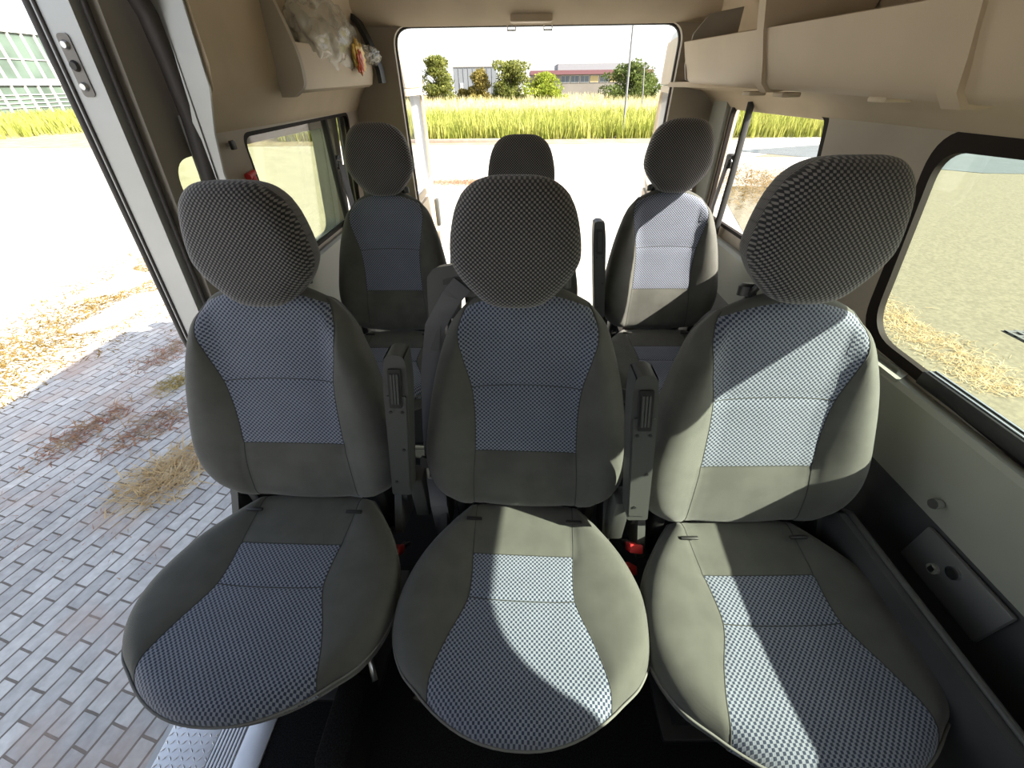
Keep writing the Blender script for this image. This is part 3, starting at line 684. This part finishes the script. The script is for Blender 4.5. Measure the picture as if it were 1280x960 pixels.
# rear wall around the tailgate opening
hole = rpoly([(-.635,.0),(.800,.0),(.800,1.635),(-.635,1.635)],[0,0,.09,.09],8)
hole = [(-.635,.001)]+hole[1:]
outer = [(-1.0,-.05),(-.635,-.05)] 
op = rpoly([(-.635,-.05),(-.635,1.635),(.800,1.635),(.800,-.05)],[0,.09,.09,0],8)
poly = [(-1.0,-.05)] + op + [(1.09,-.05),(1.09,1.4),(.97,1.72),(.7,1.82),(-.7,1.82),(-.93,1.72),(-1.0,1.4)]
b = bmesh.new(); plate(b, poly, [], .05, lambda a,c,d:(a,YR-.02+d,c)); build('wall_rear', b, M['pillar'], kind='structure', smooth='auto', label='lining around the rear door opening')
b = bmesh.new(); sp = [Vector((p[0]+(.006 if p[0]<0 else -.006)*0,YR+.02,p[1])) for p in op]; tube(b, sp, .010, 8); build('trim_17', b, M['rubber'], kind='structure', label='thin dark seal around the rear door opening')
hp = [(2.585,1.628),(2.55,1.640),(2.50,1.655),(2.42,1.69),(2.32,1.735),(2.22,1.765),(2.12,1.785)]
b = bmesh.new(); sweep(b, thick(hp,-.02), [-.90,-.66,-.56,0,.4,.72,.82,1.0], lambda p,t:(t,p[0],p[1] + max(0,(.0))), closed=True, caps=True); hd = build('trim_11', b, M['beige'], kind='structure', smooth='auto', label='curved header lining above the rear doors')
b = bmesh.new()
for x0,x1 in ((-.05,.15),): box(b, x0,x1,2.49,2.555,1.632,1.70,.008)
build('header_cover', b, M['beige_p'], hd, smooth='auto')
for xx in (-.045,.135):
    b = bmesh.new(); tube(b, [(xx-.02,2.60,1.637),(xx-.02,2.605,1.612),(xx+.02,2.605,1.612),(xx+.02,2.60,1.637)], .004, 8); build('latch_striker', b, M['steel'], hd, smooth=True)
# rear corner trims with seat belts
b = bmesh.new(); plate(b, rpoly([(2.33,.80),(2.42,.80),(2.54,1.08),(2.52,1.33),(2.36,1.33)],.03), [], .02, lambda a,c,d:(1.025-d,a,c)); build('trim_12', b, M['trim_grey'], kind='structure', smooth='auto', label='grey rear pillar cover, right')
b = bmesh.new(); plate(b, rpoly([(2.50,.82),(2.585,.82),(2.585,1.30),(2.50,1.30)],.02), [], .03, lambda a,c,d:(-.93+d,a,c)); build('trim_13', b, M['trim_grey'], kind='structure', smooth='auto', label='grey rear pillar cover, left')
def belt(x, y, sg, label):
    t = thing('seat_belt', label, 'seat belt', (x,y,.80))
    b = bmesh.new(); tube(b, [(0,0,-.02),(0,.0,.25),(-sg*.0,.02,.53)], .013, 8, flat=(.016,.010)); build('belt_rail', b, M['plastic_dark'], t, smooth='auto')
    b = bmesh.new(); box(b, -.02,.015,.035,.075,.27,.33,.008); tube(b, [(0,0,.31),(-sg*.012,.02,.32),(-sg*.014,.045,.31)], .009, 8); build('belt_anchor', b, M['plastic_dark'], t, smooth='auto')
    b = bmesh.new(); tube(b, [(-.0,.03,.29),(-sg*.012,.045,.315),(-sg*.012,.075,.315),(0,.09,.29),(-sg*.01,.06,.275),(0,.03,.29)], .005, 8); build('belt_loop', b, M['steel'], t, smooth=True)
    b = bmesh.new(); band(b, [(-sg*.01,.06,.29),(-sg*.02,.065,.10),(-sg*.01,.06,-.02)], (0,1,0), .042); build('belt_webbing', b, M['web_light'], t)
    b = bmesh.new(); band(b, [(-sg*.016,.055,.29),(-sg*.030,.04,.10),(-sg*.03,.02,-.02)], (.3,1,0), .040); build('belt_webbing', b, M['webbing'], t)
belt(-.905,2.14,-1,'black and grey seat belt rail and webbing across the left rear window')
belt(1.0,2.085,1,'black and grey seat belt rail and webbing across the right rear window')

# ------------------------------------------------------------------ doors
d1 = thing('door_1', 'open sliding side door slid back behind its opening', 'sliding door', (-1.05,1.07,0), kind='structure')
def D_(o):
    if o.parent is d1: o.location = (1.05,-1.07,0)
    return o
def xd(c): return max(0, (c-.70)*.118)      # the door leans in towards the roof
YD = 2.50
outl = rpoly([(1.145,-.35),(YD,-.35),(YD,1.74),(1.145,1.74)],[.03,.03,.12,.10],8)
wh = rpoly([(1.27,.72),(2.42,.72),(2.42,1.262),(1.20,1.262)],[.12,.08,.08,.07],8)
b = bmesh.new(); 
ob = [(1.075,z/20*2.09-.35) for z in range(21)]
plate(b, dense(outl), [dense(wh)], -.095, lambda a,c,d:(-1.065+xd(c)+d,a,c)); D_(build('door_body', b, M['silver'], d1, smooth='auto', label='silver painted door edge'))
b = bmesh.new(); inn = rpoly([(1.185,-.3),(YD-.03,-.3),(YD-.03,1.70),(1.185,1.70)],[.05,.03,.10,.10],8)
plate(b, dense(inn), [rpoly([(1.285,.75),(2.40,.75),(2.40,1.240),(1.222,1.240)],[.12,.08,.08,.08],8), rpoly([(1.36,1.37),(1.62,1.37),(1.62,1.52),(1.36,1.52)],.02,4)], .030, lambda a,c,d:(-1.064+xd(c)+d,a,c)); li = D_(build('door_lining', b, M['door_trim'], d1, smooth='auto', label='dark grey door lining'))
b = bmesh.new(); box(b, -.972,-.966,1.35,1.63,1.36,1.53); D_(build('grip_recess', b, M['plastic_dark'], d1))
b = bmesh.new(); sp=[Vector((-1.052+xd(p[1]),p[0],p[1])) for p in rpoly([(1.168,-.32),(YD-.02,-.32),(YD-.02,1.72),(1.168,1.72)],[.05,.03,.10,.10],8)]; 
sp2=[]; 
for a,c in zip(sp,sp[1:]+sp[:1]):
    for k in range(6): sp2.append(a.lerp(c,k/6))
for q in sp2: q.x = -1.052+xd(q.z)
tube(b, sp2+[sp2[0]], .007, 8, cap=False); D_(build('edge_seal', b, M['rubber'], d1, smooth=True))
b = bmesh.new(); sp=[(-1.158+xd(-.33+k*.07),1.150,-.33+k*.07) for k in range(30)]; tube(b, sp, .010, 10); sp=[(q[0]+.018,q[1]-.006,q[2]) for q in sp]; tube(b, sp, .004, 8); D_(build('outer_flange', b, M['rubber'], d1, smooth=True, label='dark rubber edge strip'))
b = bmesh.new(); plate(b, dense(wh), [], .004, lambda a,c,d:(-1.10-d+xd(c),a,c)); D_(build('window_pane', b, M['glass2'], d1))
# latch on the leading edge
b = bmesh.new(); plate(b, rpoly([(-1.040,1.385),(-1.012,1.385),(-1.002,1.50),(-1.030,1.50)],.010), [], .006, lambda a,c,d:(a,1.148-d,c)); lt = D_(build('latch_plate', b, mat('worn_latch_metal',(.16,.15,.14),.5,.5), d1, smooth='auto'))
for z_,r_2 in ((1.48,.009),(1.405,.009),(1.443,.011)):
    b = bmesh.new(); cyl(b, (-1.022+(z_-1.443)*.1,1.141,z_), (0,-1,0), r_2, .006, 14, r_2*.7); D_(build('latch_bolt', b, M['steel'] if z_ != 1.443 else M['rubber'], lt, smooth='auto'))

def rear_door(n, hx, ang, sg, label):
    """rear door hinged at (hx, YR); sg = -1 left leaf, +1 right leaf; local x runs along the leaf away from the hinge"""
    t = thing(n, label, 'rear door', (hx,YR+.06,0), ang, kind='structure')
    o_ = rpoly([(0,-.02),(.76,-.02),(.76,1.64),(0,1.64)],[.02,.02,.10,.05],8)
    w_ = rpoly([(.08,.80),(.67,.80),(.67,1.36),(.08,1.36)],.06,6)
    b = bmesh.new(); plate(b, o_, [w_], .075, lambda a,c,d:(a,-sg*d,c)); build('door_body', b, M['sunlit_paint'] if sg < 0 else M['silver'], t, smooth='auto')
    b = bmesh.new(); plate(b, rpoly([(.05,.03),(.71,.03),(.71,.76),(.05,.76)],.04), [], .02, lambda a,c,d:(a,sg*d,c)); lo = build('lower_lining', b, M['beige_p'], t, smooth='auto')
    b = bmesh.new(); plate(b, rpoly([(.05,1.39),(.70,1.39),(.70,1.60),(.05,1.60)],.04), [], .02, lambda a,c,d:(a,sg*d,c)); build('upper_lining', b, M['beige_p'], t, smooth='auto')
    b = bmesh.new(); plate(b, rpoly([(.05,.78),(.70,.78),(.70,1.385),(.05,1.385)],.06), [rpoly([(.09,.82),(.66,.82),(.66,1.35),(.09,1.35)],.05)], .014, lambda a,c,d:(a,sg*d,c)); build('window_surround', b, M['beige_p'], t, smooth='auto')
    b = bmesh.new(); plate(b, w_, [], .004, lambda a,c,d:(a,-sg*(.05+d),c)); build('window_pane', b, M['clear'], t)
    b = bmesh.new(); box(b, .60,.66,sg*.02 if sg>0 else -.05,.05 if sg>0 else -.02,.50,.70,.01); build('door_handle', b, M['plastic'], t, smooth='auto')
    for z_ in (.35,1.30):
        b = bmesh.new(); box(b, -.07,.05,min(sg*.0,sg*.03),max(0,sg*.03),z_-.05,z_+.05,.006); cyl(b, (-.02,sg*.02,z_-.06),(0,0,1),.012,.12,12); build('hinge', b, M['steel'], t, smooth='auto')
    return t
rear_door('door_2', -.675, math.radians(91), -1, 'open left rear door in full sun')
rear_door('door_3', .845, math.radians(80), 1, 'open right rear door with beige lining')
b = bmesh.new(); box(b, -.66,.82,YR+.02,YR+.10,-.10,.0,.01); build('trim_14', b, M['plastic_dark'], kind='structure', label='rear step sill')
# rear inner cover standing by the right rear pillar
b = bmesh.new(); sweep(b, [(.70,0),(.84,0),(.84,.60),(.80,.64),(.735,.62)], [2.36,2.56], lambda p,t:(p[0],t,p[1]), closed=True, caps=True)
bmesh.ops.bevel(b, geom=list(b.edges), offset=.01, segments=2, affect='EDGES'); build('trim_15', b, M['pillar'], kind='structure', smooth='auto', label='boxed rear wheel-arch cover')

# ------------------------------------------------------------------ outside ground
def ground(name, pts, z, m, label, th=.05):
    b = bmesh.new(); plate(b, pts, [], -th, lambda a,c,d:(a,c,z+d)); return build(name, b, m, kind='structure', label=label)
ground('ground', [(-140,-30),(140,-30),(140,220),(-140,220)], GZ-.008, M['asphalt_l'], 'pale sunlit yard and road')
ground('paving', [(-4.55,-6),(-2.0,-6),(-1.2,-6),(-1.2,6.0),(-5.7,6.0)], GZ, M['paving'], 'block paving beside the van')
ground('asphalt_lot', [(-1.2,-6),(30,-6),(30,17),(11,17.5),(6.6,14),(4.3,9.0),(3.6,6.5),(1.6,3.0),(-1.2,3.0)], GZ-.004, M['asphalt'], 'sunlit asphalt on the right')
ground('rear_paving', [(-1.2,10.6),(9,10.0),(10,14.5),(-3.8,15.4)], GZ-.002, M['paving'], 'paved strip behind the van')
ground('far_road', [(12.0,11.6),(30,9),(60,14),(60,19),(14,18.6),(7.6,16.2)], GZ+.004, M['asphalt_b'], 'blue-grey road further off')
ground('verge', [(-60,19.4),(7,18.6),(12,21),(60,22),(60,120),(-60,120)], GZ+.01, M['dirt'], 'dusty verge under the dry grass')
ground('left_verge', [(-60,18),(-24,22),(-24,60),(-60,60)], GZ+.012, M['dirt'], 'verge in front of the glazed building')
b = bmesh.new(); box(b, -7.5,-.1,19.3,19.55,GZ-.02,GZ+.13,.02); build('kerb', b, M['kerb'], smooth='auto', label='kerb stone along the grass behind the van', cat='kerb')
mh = thing('manhole_cover', 'round manhole cover in the bright road behind the van', 'manhole cover', (1.74,8.65,GZ-.03))
b = bmesh.new(); cyl(b, (0,0,0),(0,0,1),.30,.008,32); build('lid', b, M['asphalt'], mh)
b = bmesh.new(); sp=[(.33*math.cos(k*PI/16),.33*math.sin(k*PI/16),.006) for k in range(33)]; tube(b, sp, .02, 6); build('rim', b, mat('rim_iron',(.2,.2,.2),.6), mh)
gr = thing('drain_grate', 'dark drain grate in the asphalt outside the large window', 'drain grate', (4.98,3.12,GZ))
b = bmesh.new()
for i in range(7): box(b, -.28+i*.09,-.25+i*.09,-.28,.30,-.01,.012)
for j in range(7): box(b, -.28,.32,-.28+j*.09,-.25+j*.09,-.012,.010)
build('grate_bars', b, mat('grate_iron',(.09,.09,.09),.6), gr)
b = bmesh.new(); box(b, -.29,.33,-.29,.31,-.03,-.0005); build('grate_pit', b, mat('drain_dirt',(.06,.055,.05),.9), gr)

# ------------------------------------------------------------------ vegetation
def blades(name, n, place, hmin, hmax, wd, m, label, bend=.35, flat=False, cat='grass'):
    vs=[]; fs=[]
    for _ in range(n):
        x,y,z,s = place()
        h = random.uniform(hmin,hmax)*s; a = random.uniform(0,2*PI); l = random.uniform(0,2*PI)
        dx,dy = math.cos(a)*wd*s/2, math.sin(a)*wd*s/2
        bx,by = math.cos(l)*h*bend*random.uniform(.3,1.3), math.sin(l)*h*bend*random.uniform(.3,1.3)
        hz = h*(random.uniform(.05,.35) if flat else 1)
        k = len(vs)
        vs += [(x-dx,y-dy,z),(x+dx,y+dy,z),(x+bx*.4+dx*.7,y+by*.4+dy*.7,z+hz*.6),(x+bx*.4-dx*.7,y+by*.4-dy*.7,z+hz*.6),(x+bx,y+by,z+hz)]
        fs += [(k,k+1,k+2,k+3),(k+3,k+2,k+4)]
    me = bpy.data.meshes.new(name); me.from_pydata(vs,[],fs)
    return link(name, me, m, None, label, cat, None, 'stuff')
def leafmat(name, c1, c2, scale=3):
    m = mat(name, c1, .7, col2=c2, scale=scale, spec=.2)
    nt = m.node_tree; b = nt.nodes['Principled BSDF']
    t = nt.nodes.new('ShaderNodeBsdfTranslucent'); mx = nt.nodes.new('ShaderNodeMixShader'); mx.inputs[0].default_value = .4
    src = b.inputs['Base Color'].links[0].from_socket
    nt.links.new(src, t.inputs[0]); nt.links.new(b.outputs[0], mx.inputs[1]); nt.links.new(t.outputs[0], mx.inputs[2])
    nt.links.new(mx.outputs[0], nt.nodes['Material Output'].inputs['Surface']); return m
M['grass'] = leafmat('green_grass', (.20,.23,.04), (.37,.37,.10), 1.2)
M['dry'] = leafmat('dry_grass', (.48,.43,.2), (.62,.57,.34), 1)
M['redweed'] = leafmat('reddish_dry_weed', (.34,.16,.11), (.40,.29,.18), 9)
M['straw'] = leafmat('straw', (.52,.38,.20), (.66,.54,.34), 12)
M['yweed2'] = leafmat('parched_orange_weed', (.17,.115,.025), (.26,.17,.05), 5)
M['yweed'] = leafmat('yellow_green_weed', (.30,.24,.07), (.42,.33,.12), 5)
def field(x0,x1,y0,y1,dens=lambda x,y:1):
    def p():
        while True:
            y = y0*(y1/y0)**random.random(); x = random.uniform(x0,x1)*(y/y1)
            if random.random() < dens(x,y): return x,y,GZ,(y/y0)**.35
    return p
blades('tall_grass', 26000, field(-16,26,20.2,30), .45,.95,.05, M['grass'], 'bright green tall grass behind the kerb', .3)
blades('dry_meadow', 22000, field(-30,40,28,58), .6,1.05,.06, M['dry'], 'pale dry meadow grass in front of the trees', .25)
blades('roadside_grass', 9000, lambda: (random.uniform(10,40),random.uniform(20,38),GZ,1), .3,.7,.06, M['grass'], 'green grass across the road seen through the rear-right window', .3)
blades('far_left_grass', 9000, lambda: (lambda u,v:(-26-v*14+u*4,22+v*15+u*9,GZ,1))(random.uniform(-1,1),random.random()), .35,.9,.07, M['grass'], 'yellow-green grass strip before the glazed building', .3)
def patch(cx,cy,rx,ry,rot=0):
    def p():
        while True:
            a,b_ = random.gauss(0,.45),random.gauss(0,.45)
            if a*a+b_*b_ < 1.2: break
        x,y = a*rx,b_*ry; c,s = math.cos(rot),math.sin(rot)
        x,y = cx+c*x-s*y, cy+s*x+c*y
        k = noise.noise(Vector((x*4,y*4,0)))
        return x,y,GZ+.002,1
    return p
blades('reddish_weed_patch', 330, patch(-3.12,1.98,.17,.38,-.25), .06,.16,.010, M['redweed'], 'long reddish weed patch on the paving, left of the others', .9, True, 'weeds')
blades('reddish_weed_patch', 330, patch(-2.68,2.02,.22,.35,-.5), .06,.16,.010, M['redweed'], 'reddish weeds between the straw heap and the green tuft', .9, True, 'weeds')
blades('straw_heap', 900, patch(-2.22,1.60,.26,.33,-.5), .08,.20,.008, M['straw'], 'dry straw heap on the paving nearest the seat', 1.0, True, 'straw')
blades('green_weed_tuft', 450, patch(-2.85,2.55,.16,.2), .05,.12,.006, M['yweed'], 'yellow-green weed tuft on the shaded paving', .8, True, 'weeds')
blades('weed_fringe', 700, patch(-3.25,3.05,.22,.50,-.2), .05,.12,.006, M['redweed'], 'dry weeds at the shadow edge by the door', .9, True, 'weeds')
blades('small_weeds', 520, lambda: (random.uniform(-3.3,-1.7),random.uniform(.9,2.7),GZ,1), .02,.06,.005, M['redweed'], 'small reddish sprigs scattered in the paving joints', .9, True, 'weeds')
def strip_l():
    while True:
        y = random.uniform(-1,6); x = -4.55-(y-2.5)*.14+random.gauss(0,.36)
        if noise.noise(Vector((x*1.5,y*1.5,3))) > -.12: return x,y,GZ,1
blades('yellow_weed_strip', 13000, strip_l, .04,.11,.012, M['yweed2'], 'sunlit yellow weed strip along the paving edge', .9, True, 'weeds')
def strip_r():
    while True:
        y = random.uniform(.5,4.6); x = 3.85+random.gauss(0,.16)
        if noise.noise(Vector((x*2,y*2,9))) > -.15: return x,y,GZ,1
blades('straw_strip', 5000, strip_r, .05,.12,.007, M['straw'], 'golden straw strip on the ground outside the large window', 1, True, 'straw')
blades('straw_clump', 4500, patch(5.9,10.2,1.5,3.2,-.3), .12,.30,.018, M['yweed2'], 'straw clump on the ground seen through the rear-right window', .9, True, 'straw')
blades('kerbside_weeds', 3500, lambda:(random.gauss(-1.0,.9),random.gauss(10.9,.22),GZ,1), .08,.20,.014, M['redweed'], 'brown weeds on the road edge behind the left back seat', .9, True, 'weeds')
blades('paving_weeds', 2500, lambda:(random.gauss(3.4,1.7),random.gauss(13.2,1.2),GZ,1), .05,.14,.014, M['yweed'], 'yellow weeds on the paved strip behind the van', .9, True, 'weeds')

def tree(x, y, h, w, shape, m, label, n=2600):
    t = thing('tree', label, 'tree', (x,y,GZ), group='trees behind the meadow')
    b = bmesh.new(); tube(b, [(0,0,0),(.05,0,h*.3),(0,.05,h*.7)], [.14*h/4,.10*h/4,.04*h/4], 8)
    for k in range(5):
        a = k*1.3; tube(b, [(0,0,h*(.25+.08*k)),(math.cos(a)*w*.3,math.sin(a)*w*.3,h*(.45+.08*k))], [.05,.02], 6)
    build('trunk', b, mat('bark',(.14,.11,.08),.9,noise=.2), t, smooth=True)
    vs=[]; fs=[]
    cl = [(random.gauss(0,.33),random.gauss(0,.33),random.random()) for _ in range(60)]
    for _ in range(int(n*2.6)):
        c = random.choice(cl)
        zz = .06+.84*c[2]**.9; r = {'cone':(1.05-zz)*1.1+.12,'round':math.sin(PI*min(.97,zz*.92+.05))**.7,'bush':math.sin(PI*min(.96,zz*.8+.18))**.6}[shape]
        q = Vector((random.gauss(0,1),random.gauss(0,1),random.gauss(0,1))).normalized()*random.uniform(.6,1)
        x_ = (c[0]*r+q.x*.26)*w/2*1.45; y_ = (c[1]*r+q.y*.26)*w/2*1.45; z_ = h*(zz+q.z*.11)
        s = random.uniform(.08,.17)*(h/4)**.5
        a = Vector((random.gauss(0,1),random.gauss(0,1),random.gauss(0,1))).normalized()*s
        c2 = Vector((random.gauss(0,1),random.gauss(0,1),random.gauss(0,1))).normalized()*s
        p = Vector((x_,y_,max(.05,z_))); k=len(vs)
        vs += [p-a,p-c2*.5,p+a,p+c2*.5]; fs.append((k,k+1,k+2,k+3))
    me = bpy.data.meshes.new('foliage'); me.from_pydata([tuple(v) for v in vs],[],fs); link('foliage', me, m, t)
TG = leafmat('olive_foliage',(.085,.105,.022),(.19,.20,.05),1.5); TY = leafmat('yellowing_foliage',(.17,.14,.035),(.27,.22,.06),1.5)
TB = leafmat('bright_foliage',(.15,.20,.02),(.27,.31,.04),1.5); TD = leafmat('deep_green_foliage',(.05,.08,.018),(.12,.15,.04),1.5)
tree(-8.3,50,4.3,4.0,'cone',TG,'pointed olive-green tree at the left end of the row behind the van',3600)
tree(-11.9,50,4.9,2.4,'round',TG,'tree glimpsed through the left rear door window')
tree(-4.1,50,3.3,2.2,'cone',TY,'small yellowing conical tree in front of the grey warehouse')
tree(-5.9,51,1.7,1.6,'bush',TY,'low yellowish bush beside the small conical tree')
tree(-1.0,50,4.0,4.0,'round',TG,'rounded tree in the middle of the row behind the van',3600)
tree(2.5,48,3.0,3.4,'bush',TB,'bright yellow-green bushy tree left of the red-banded building',3000)
tree(10.3,47,3.8,4.6,'round',TD,'dark green rounded tree beside the tall pole',3800)
tree(12.6,49,2.6,2.4,'bush',TD,'lower dark green bush behind the tall pole')

# ------------------------------------------------------------------ poles and buildings
M['pole'] = mat('galvanised_pole',(.16,.16,.17),.5,.4)
for (x,y,h,label,lean) in ((4.63,21,3.75,'tall thin grey pole in the grass, right of centre',-.18),(8.9,35,2.9,'short thin pole beside the dark green tree',-.35)):
    p = thing('pole', label, 'pole', (x,y,GZ)); b = bmesh.new(); tube(b, [(0,0,0),(lean,0,h)], [.05,.04], 10); build('shaft', b, M['pole'], p, smooth='auto')
    b = bmesh.new(); cyl(b, (0,0,0),(0,0,1),.09,.06); build('foot', b, M['pole'], p, smooth='auto')
wh_ = thing('warehouse', 'plain grey warehouse behind the small conical tree', 'building', (-10.5,110,GZ))
wallg = mat('grey_cladding',(.14,.155,.175),.7,noise=.05,scale=.5)
b = bmesh.new(); box(b, -4.3,5.2,0,12,0,5.0); build('wall', b, wallg, wh_)
b = bmesh.new(); box(b, -4.4,5.3,-.1,12.1,5.0,5.15); build('roof', b, mat('pale_roof',(.2,.2,.2),.7), wh_)
for k in range(9):
    b = bmesh.new(); box(b, -4.2+k*1.05,-4.12+k*1.05,-.06,0,0,5.0); build('cladding_rib', b, wallg, wh_)
b = bmesh.new(); box(b, -3,-2.2,-.1,0,0,2.3); build('door', b, mat('steel_door',(.25,.27,.3),.6), wh_)
of = thing('office_building', 'low office building with dark red roof band and window row', 'building', (14.5,90,GZ))
con = mat('concrete_wall',(.15,.14,.125),.8,noise=.06,scale=.5)
b = bmesh.new(); box(b, -12.5,9,0,14,0,3.45); build('wall', b, con, of)
b = bmesh.new(); box(b, -12.7,9.2,-.5,14,3.25,3.85); build('roof_band', b, mat('dark_red_fascia',(.12,.05,.06),.6), of)
b = bmesh.new(); box(b, -7.5,9.2,4,14,3.85,4.9); build('upper_storey', b, mat('pale_upper_wall',(.20,.21,.225),.7), of)
glz = mat('office_glass',(.06,.08,.10),.15); frm = mat('window_frame_metal',(.3,.3,.3),.5); bl = mat('yellow_blind',(.30,.25,.12),.7)
for k in range(9):
    x0 = -7.2+k*1.75
    b = bmesh.new(); box(b, x0,x0+1.6,-.06,.0,2.05,3.1); w = build('window', b, frm, of)
    for s_ in (0,1):
        b = bmesh.new(); box(b, x0+.07+s_*.76,x0+.07+s_*.76+.70,-.08,-.05,2.12,3.03); build('pane', b, bl if k in (3,5) or (k == 6 and s_) else glz, w)
b = bmesh.new(); box(b, -11.8,-9.2,-.05,0,0,2.4); build('gate', b, mat('grey_gate',(.25,.25,.27),.6), of)
gb = thing('glazed_building', 'low glazed building with white mullions seen through the sliding door opening', 'building', (-44,30,GZ), math.radians(0))
b = bmesh.new(); box(b, -10,-.4,0,24,0,6.1); build('core', b, mat('building_core',(.13,.14,.13),.8), gb)
gg = mat('curtain_glass',(.06,.085,.07),.25,noise=.25,scale=.5)
b = bmesh.new(); box(b, -.4,-.3,0,24,.2,6.0); build('glazing', b, gg, gb)
wm_ = mat('white_mullion',(.36,.36,.36),.5)
for k in range(21):
    b = bmesh.new(); box(b, -.3,-.12,k*1.19,k*1.19+.13,0,6.1); build('mullion', b, wm_, gb)
for z_,h_ in ((2.3,.45),(5.95,.25)):
    b = bmesh.new(); box(b, -.3,-.08,0,24,z_,z_+h_); build('floor_band', b, wm_, gb)
for z_ in (.7,1.0,1.3,1.6,4.1):
    b = bmesh.new(); box(b, -.3,-.2,0,24,z_,z_+.06); build('transom', b, frm, gb)
# fence across the road
fe = thing('metal_fence', 'dark metal fence in the grass seen through the rear-right window', 'fence', (10,34,GZ))
b = bmesh.new()
for z_ in (.3,.8,1.3): box(b, 0,30,0,.04,z_,z_+.05)
build('rail', b, M['plastic_dark'], fe)
for k in range(16):
    b = bmesh.new(); box(b, k*2-.04,k*2+.04,-.03,.07,0,1.5); build('post', b, M['plastic_dark'], fe)
tree(17,30,3.6,2.0,'round',TD,'slim green tree across the road seen through the rear-right window')

# ------------------------------------------------------------------ light
sd = Vector((1.0,-.32,.77)).normalized()
sun = bpy.data.lights.new('sun','SUN'); sun.energy = 19.0; sun.angle = math.radians(.6); sun.color = (1,.93,.80)
so_ = bpy.data.objects.new('sun', sun); C.objects.link(so_); so_.rotation_euler = (-sd).to_track_quat('-Z','Y').to_euler()
w = bpy.data.worlds.new('sky'); bpy.context.scene.world = w; w.use_nodes = True; nt = w.node_tree
bg = nt.nodes['Background']
sk = nt.nodes.new('ShaderNodeTexSky'); sk.sky_type = 'NISHITA'; sk.sun_disc = False
sk.sun_elevation = math.asin(sd.z); sk.sun_rotation = math.atan2(sd.x, sd.y); sk.dust_density = 3; sk.air_density = 1; sk.ozone_density = 1
hs = nt.nodes.new('ShaderNodeHueSaturation'); hs.inputs['Saturation'].default_value = .55; hs.inputs['Value'].default_value = .33
nt.links.new(sk.outputs[0], hs.inputs['Color'])
tc = nt.nodes.new('ShaderNodeTexCoord'); sp_ = nt.nodes.new('ShaderNodeSeparateXYZ'); nt.links.new(tc.outputs['Generated'], sp_.inputs[0])
hz = math_node(nt, 'MULTIPLY', math_node(nt, 'EXPONENT', math_node(nt, 'MULTIPLY', math_node(nt, 'ABSOLUTE', sp_.outputs[2]), -7.0)), .95)
hc = nt.nodes.new('ShaderNodeVectorMath'); hc.operation = 'SCALE'; hc.inputs[0].default_value = (1.0,.99,.96); nt.links.new(hz, hc.inputs['Scale'])
ad = nt.nodes.new('ShaderNodeVectorMath'); ad.operation = 'ADD'; nt.links.new(hs.outputs[0], ad.inputs[0]); nt.links.new(hc.outputs[0], ad.inputs[1])
nt.links.new(ad.outputs[0], bg.inputs[0]); bg.inputs[1].default_value = 1.0

# ------------------------------------------------------------------ camera
F = 490.; p = math.radians(37.4); yaw = math.radians(1.4); roll = math.radians(.7)
R = Vector((1,0,0)); U = Vector((0,math.sin(p),math.cos(p))); D = Vector((0,math.cos(p),-math.sin(p)))
R2 = R*math.cos(roll)-U*math.sin(roll); U2 = R*math.sin(roll)+U*math.cos(roll)
Mz = Matrix.Rotation(yaw,3,'Z'); R2, U2, D = Mz@R2, Mz@U2, Mz@D
cam = bpy.data.cameras.new('camera'); co = bpy.data.objects.new('camera', cam); C.objects.link(co)
mt = Matrix((R2,U2,-D)).transposed().to_4x4(); mt.translation = (0,0,1.4); co.matrix_world = mt
cam.sensor_width = 36; cam.lens = 36*F/1280; cam.clip_start = .02; cam.clip_end = 600
sc = bpy.context.scene; sc.camera = co
sc.view_settings.view_transform = 'Standard'; sc.view_settings.look = 'None'; sc.view_settings.gamma = 1; sc.view_settings.exposure = .42
sc.view_settings.use_curve_mapping = False
try:
    sc.cycles.max_bounces = 12; sc.cycles.diffuse_bounces = 6; sc.cycles.transparent_max_bounces = 16; sc.cycles.use_denoising = True
except Exception: pass
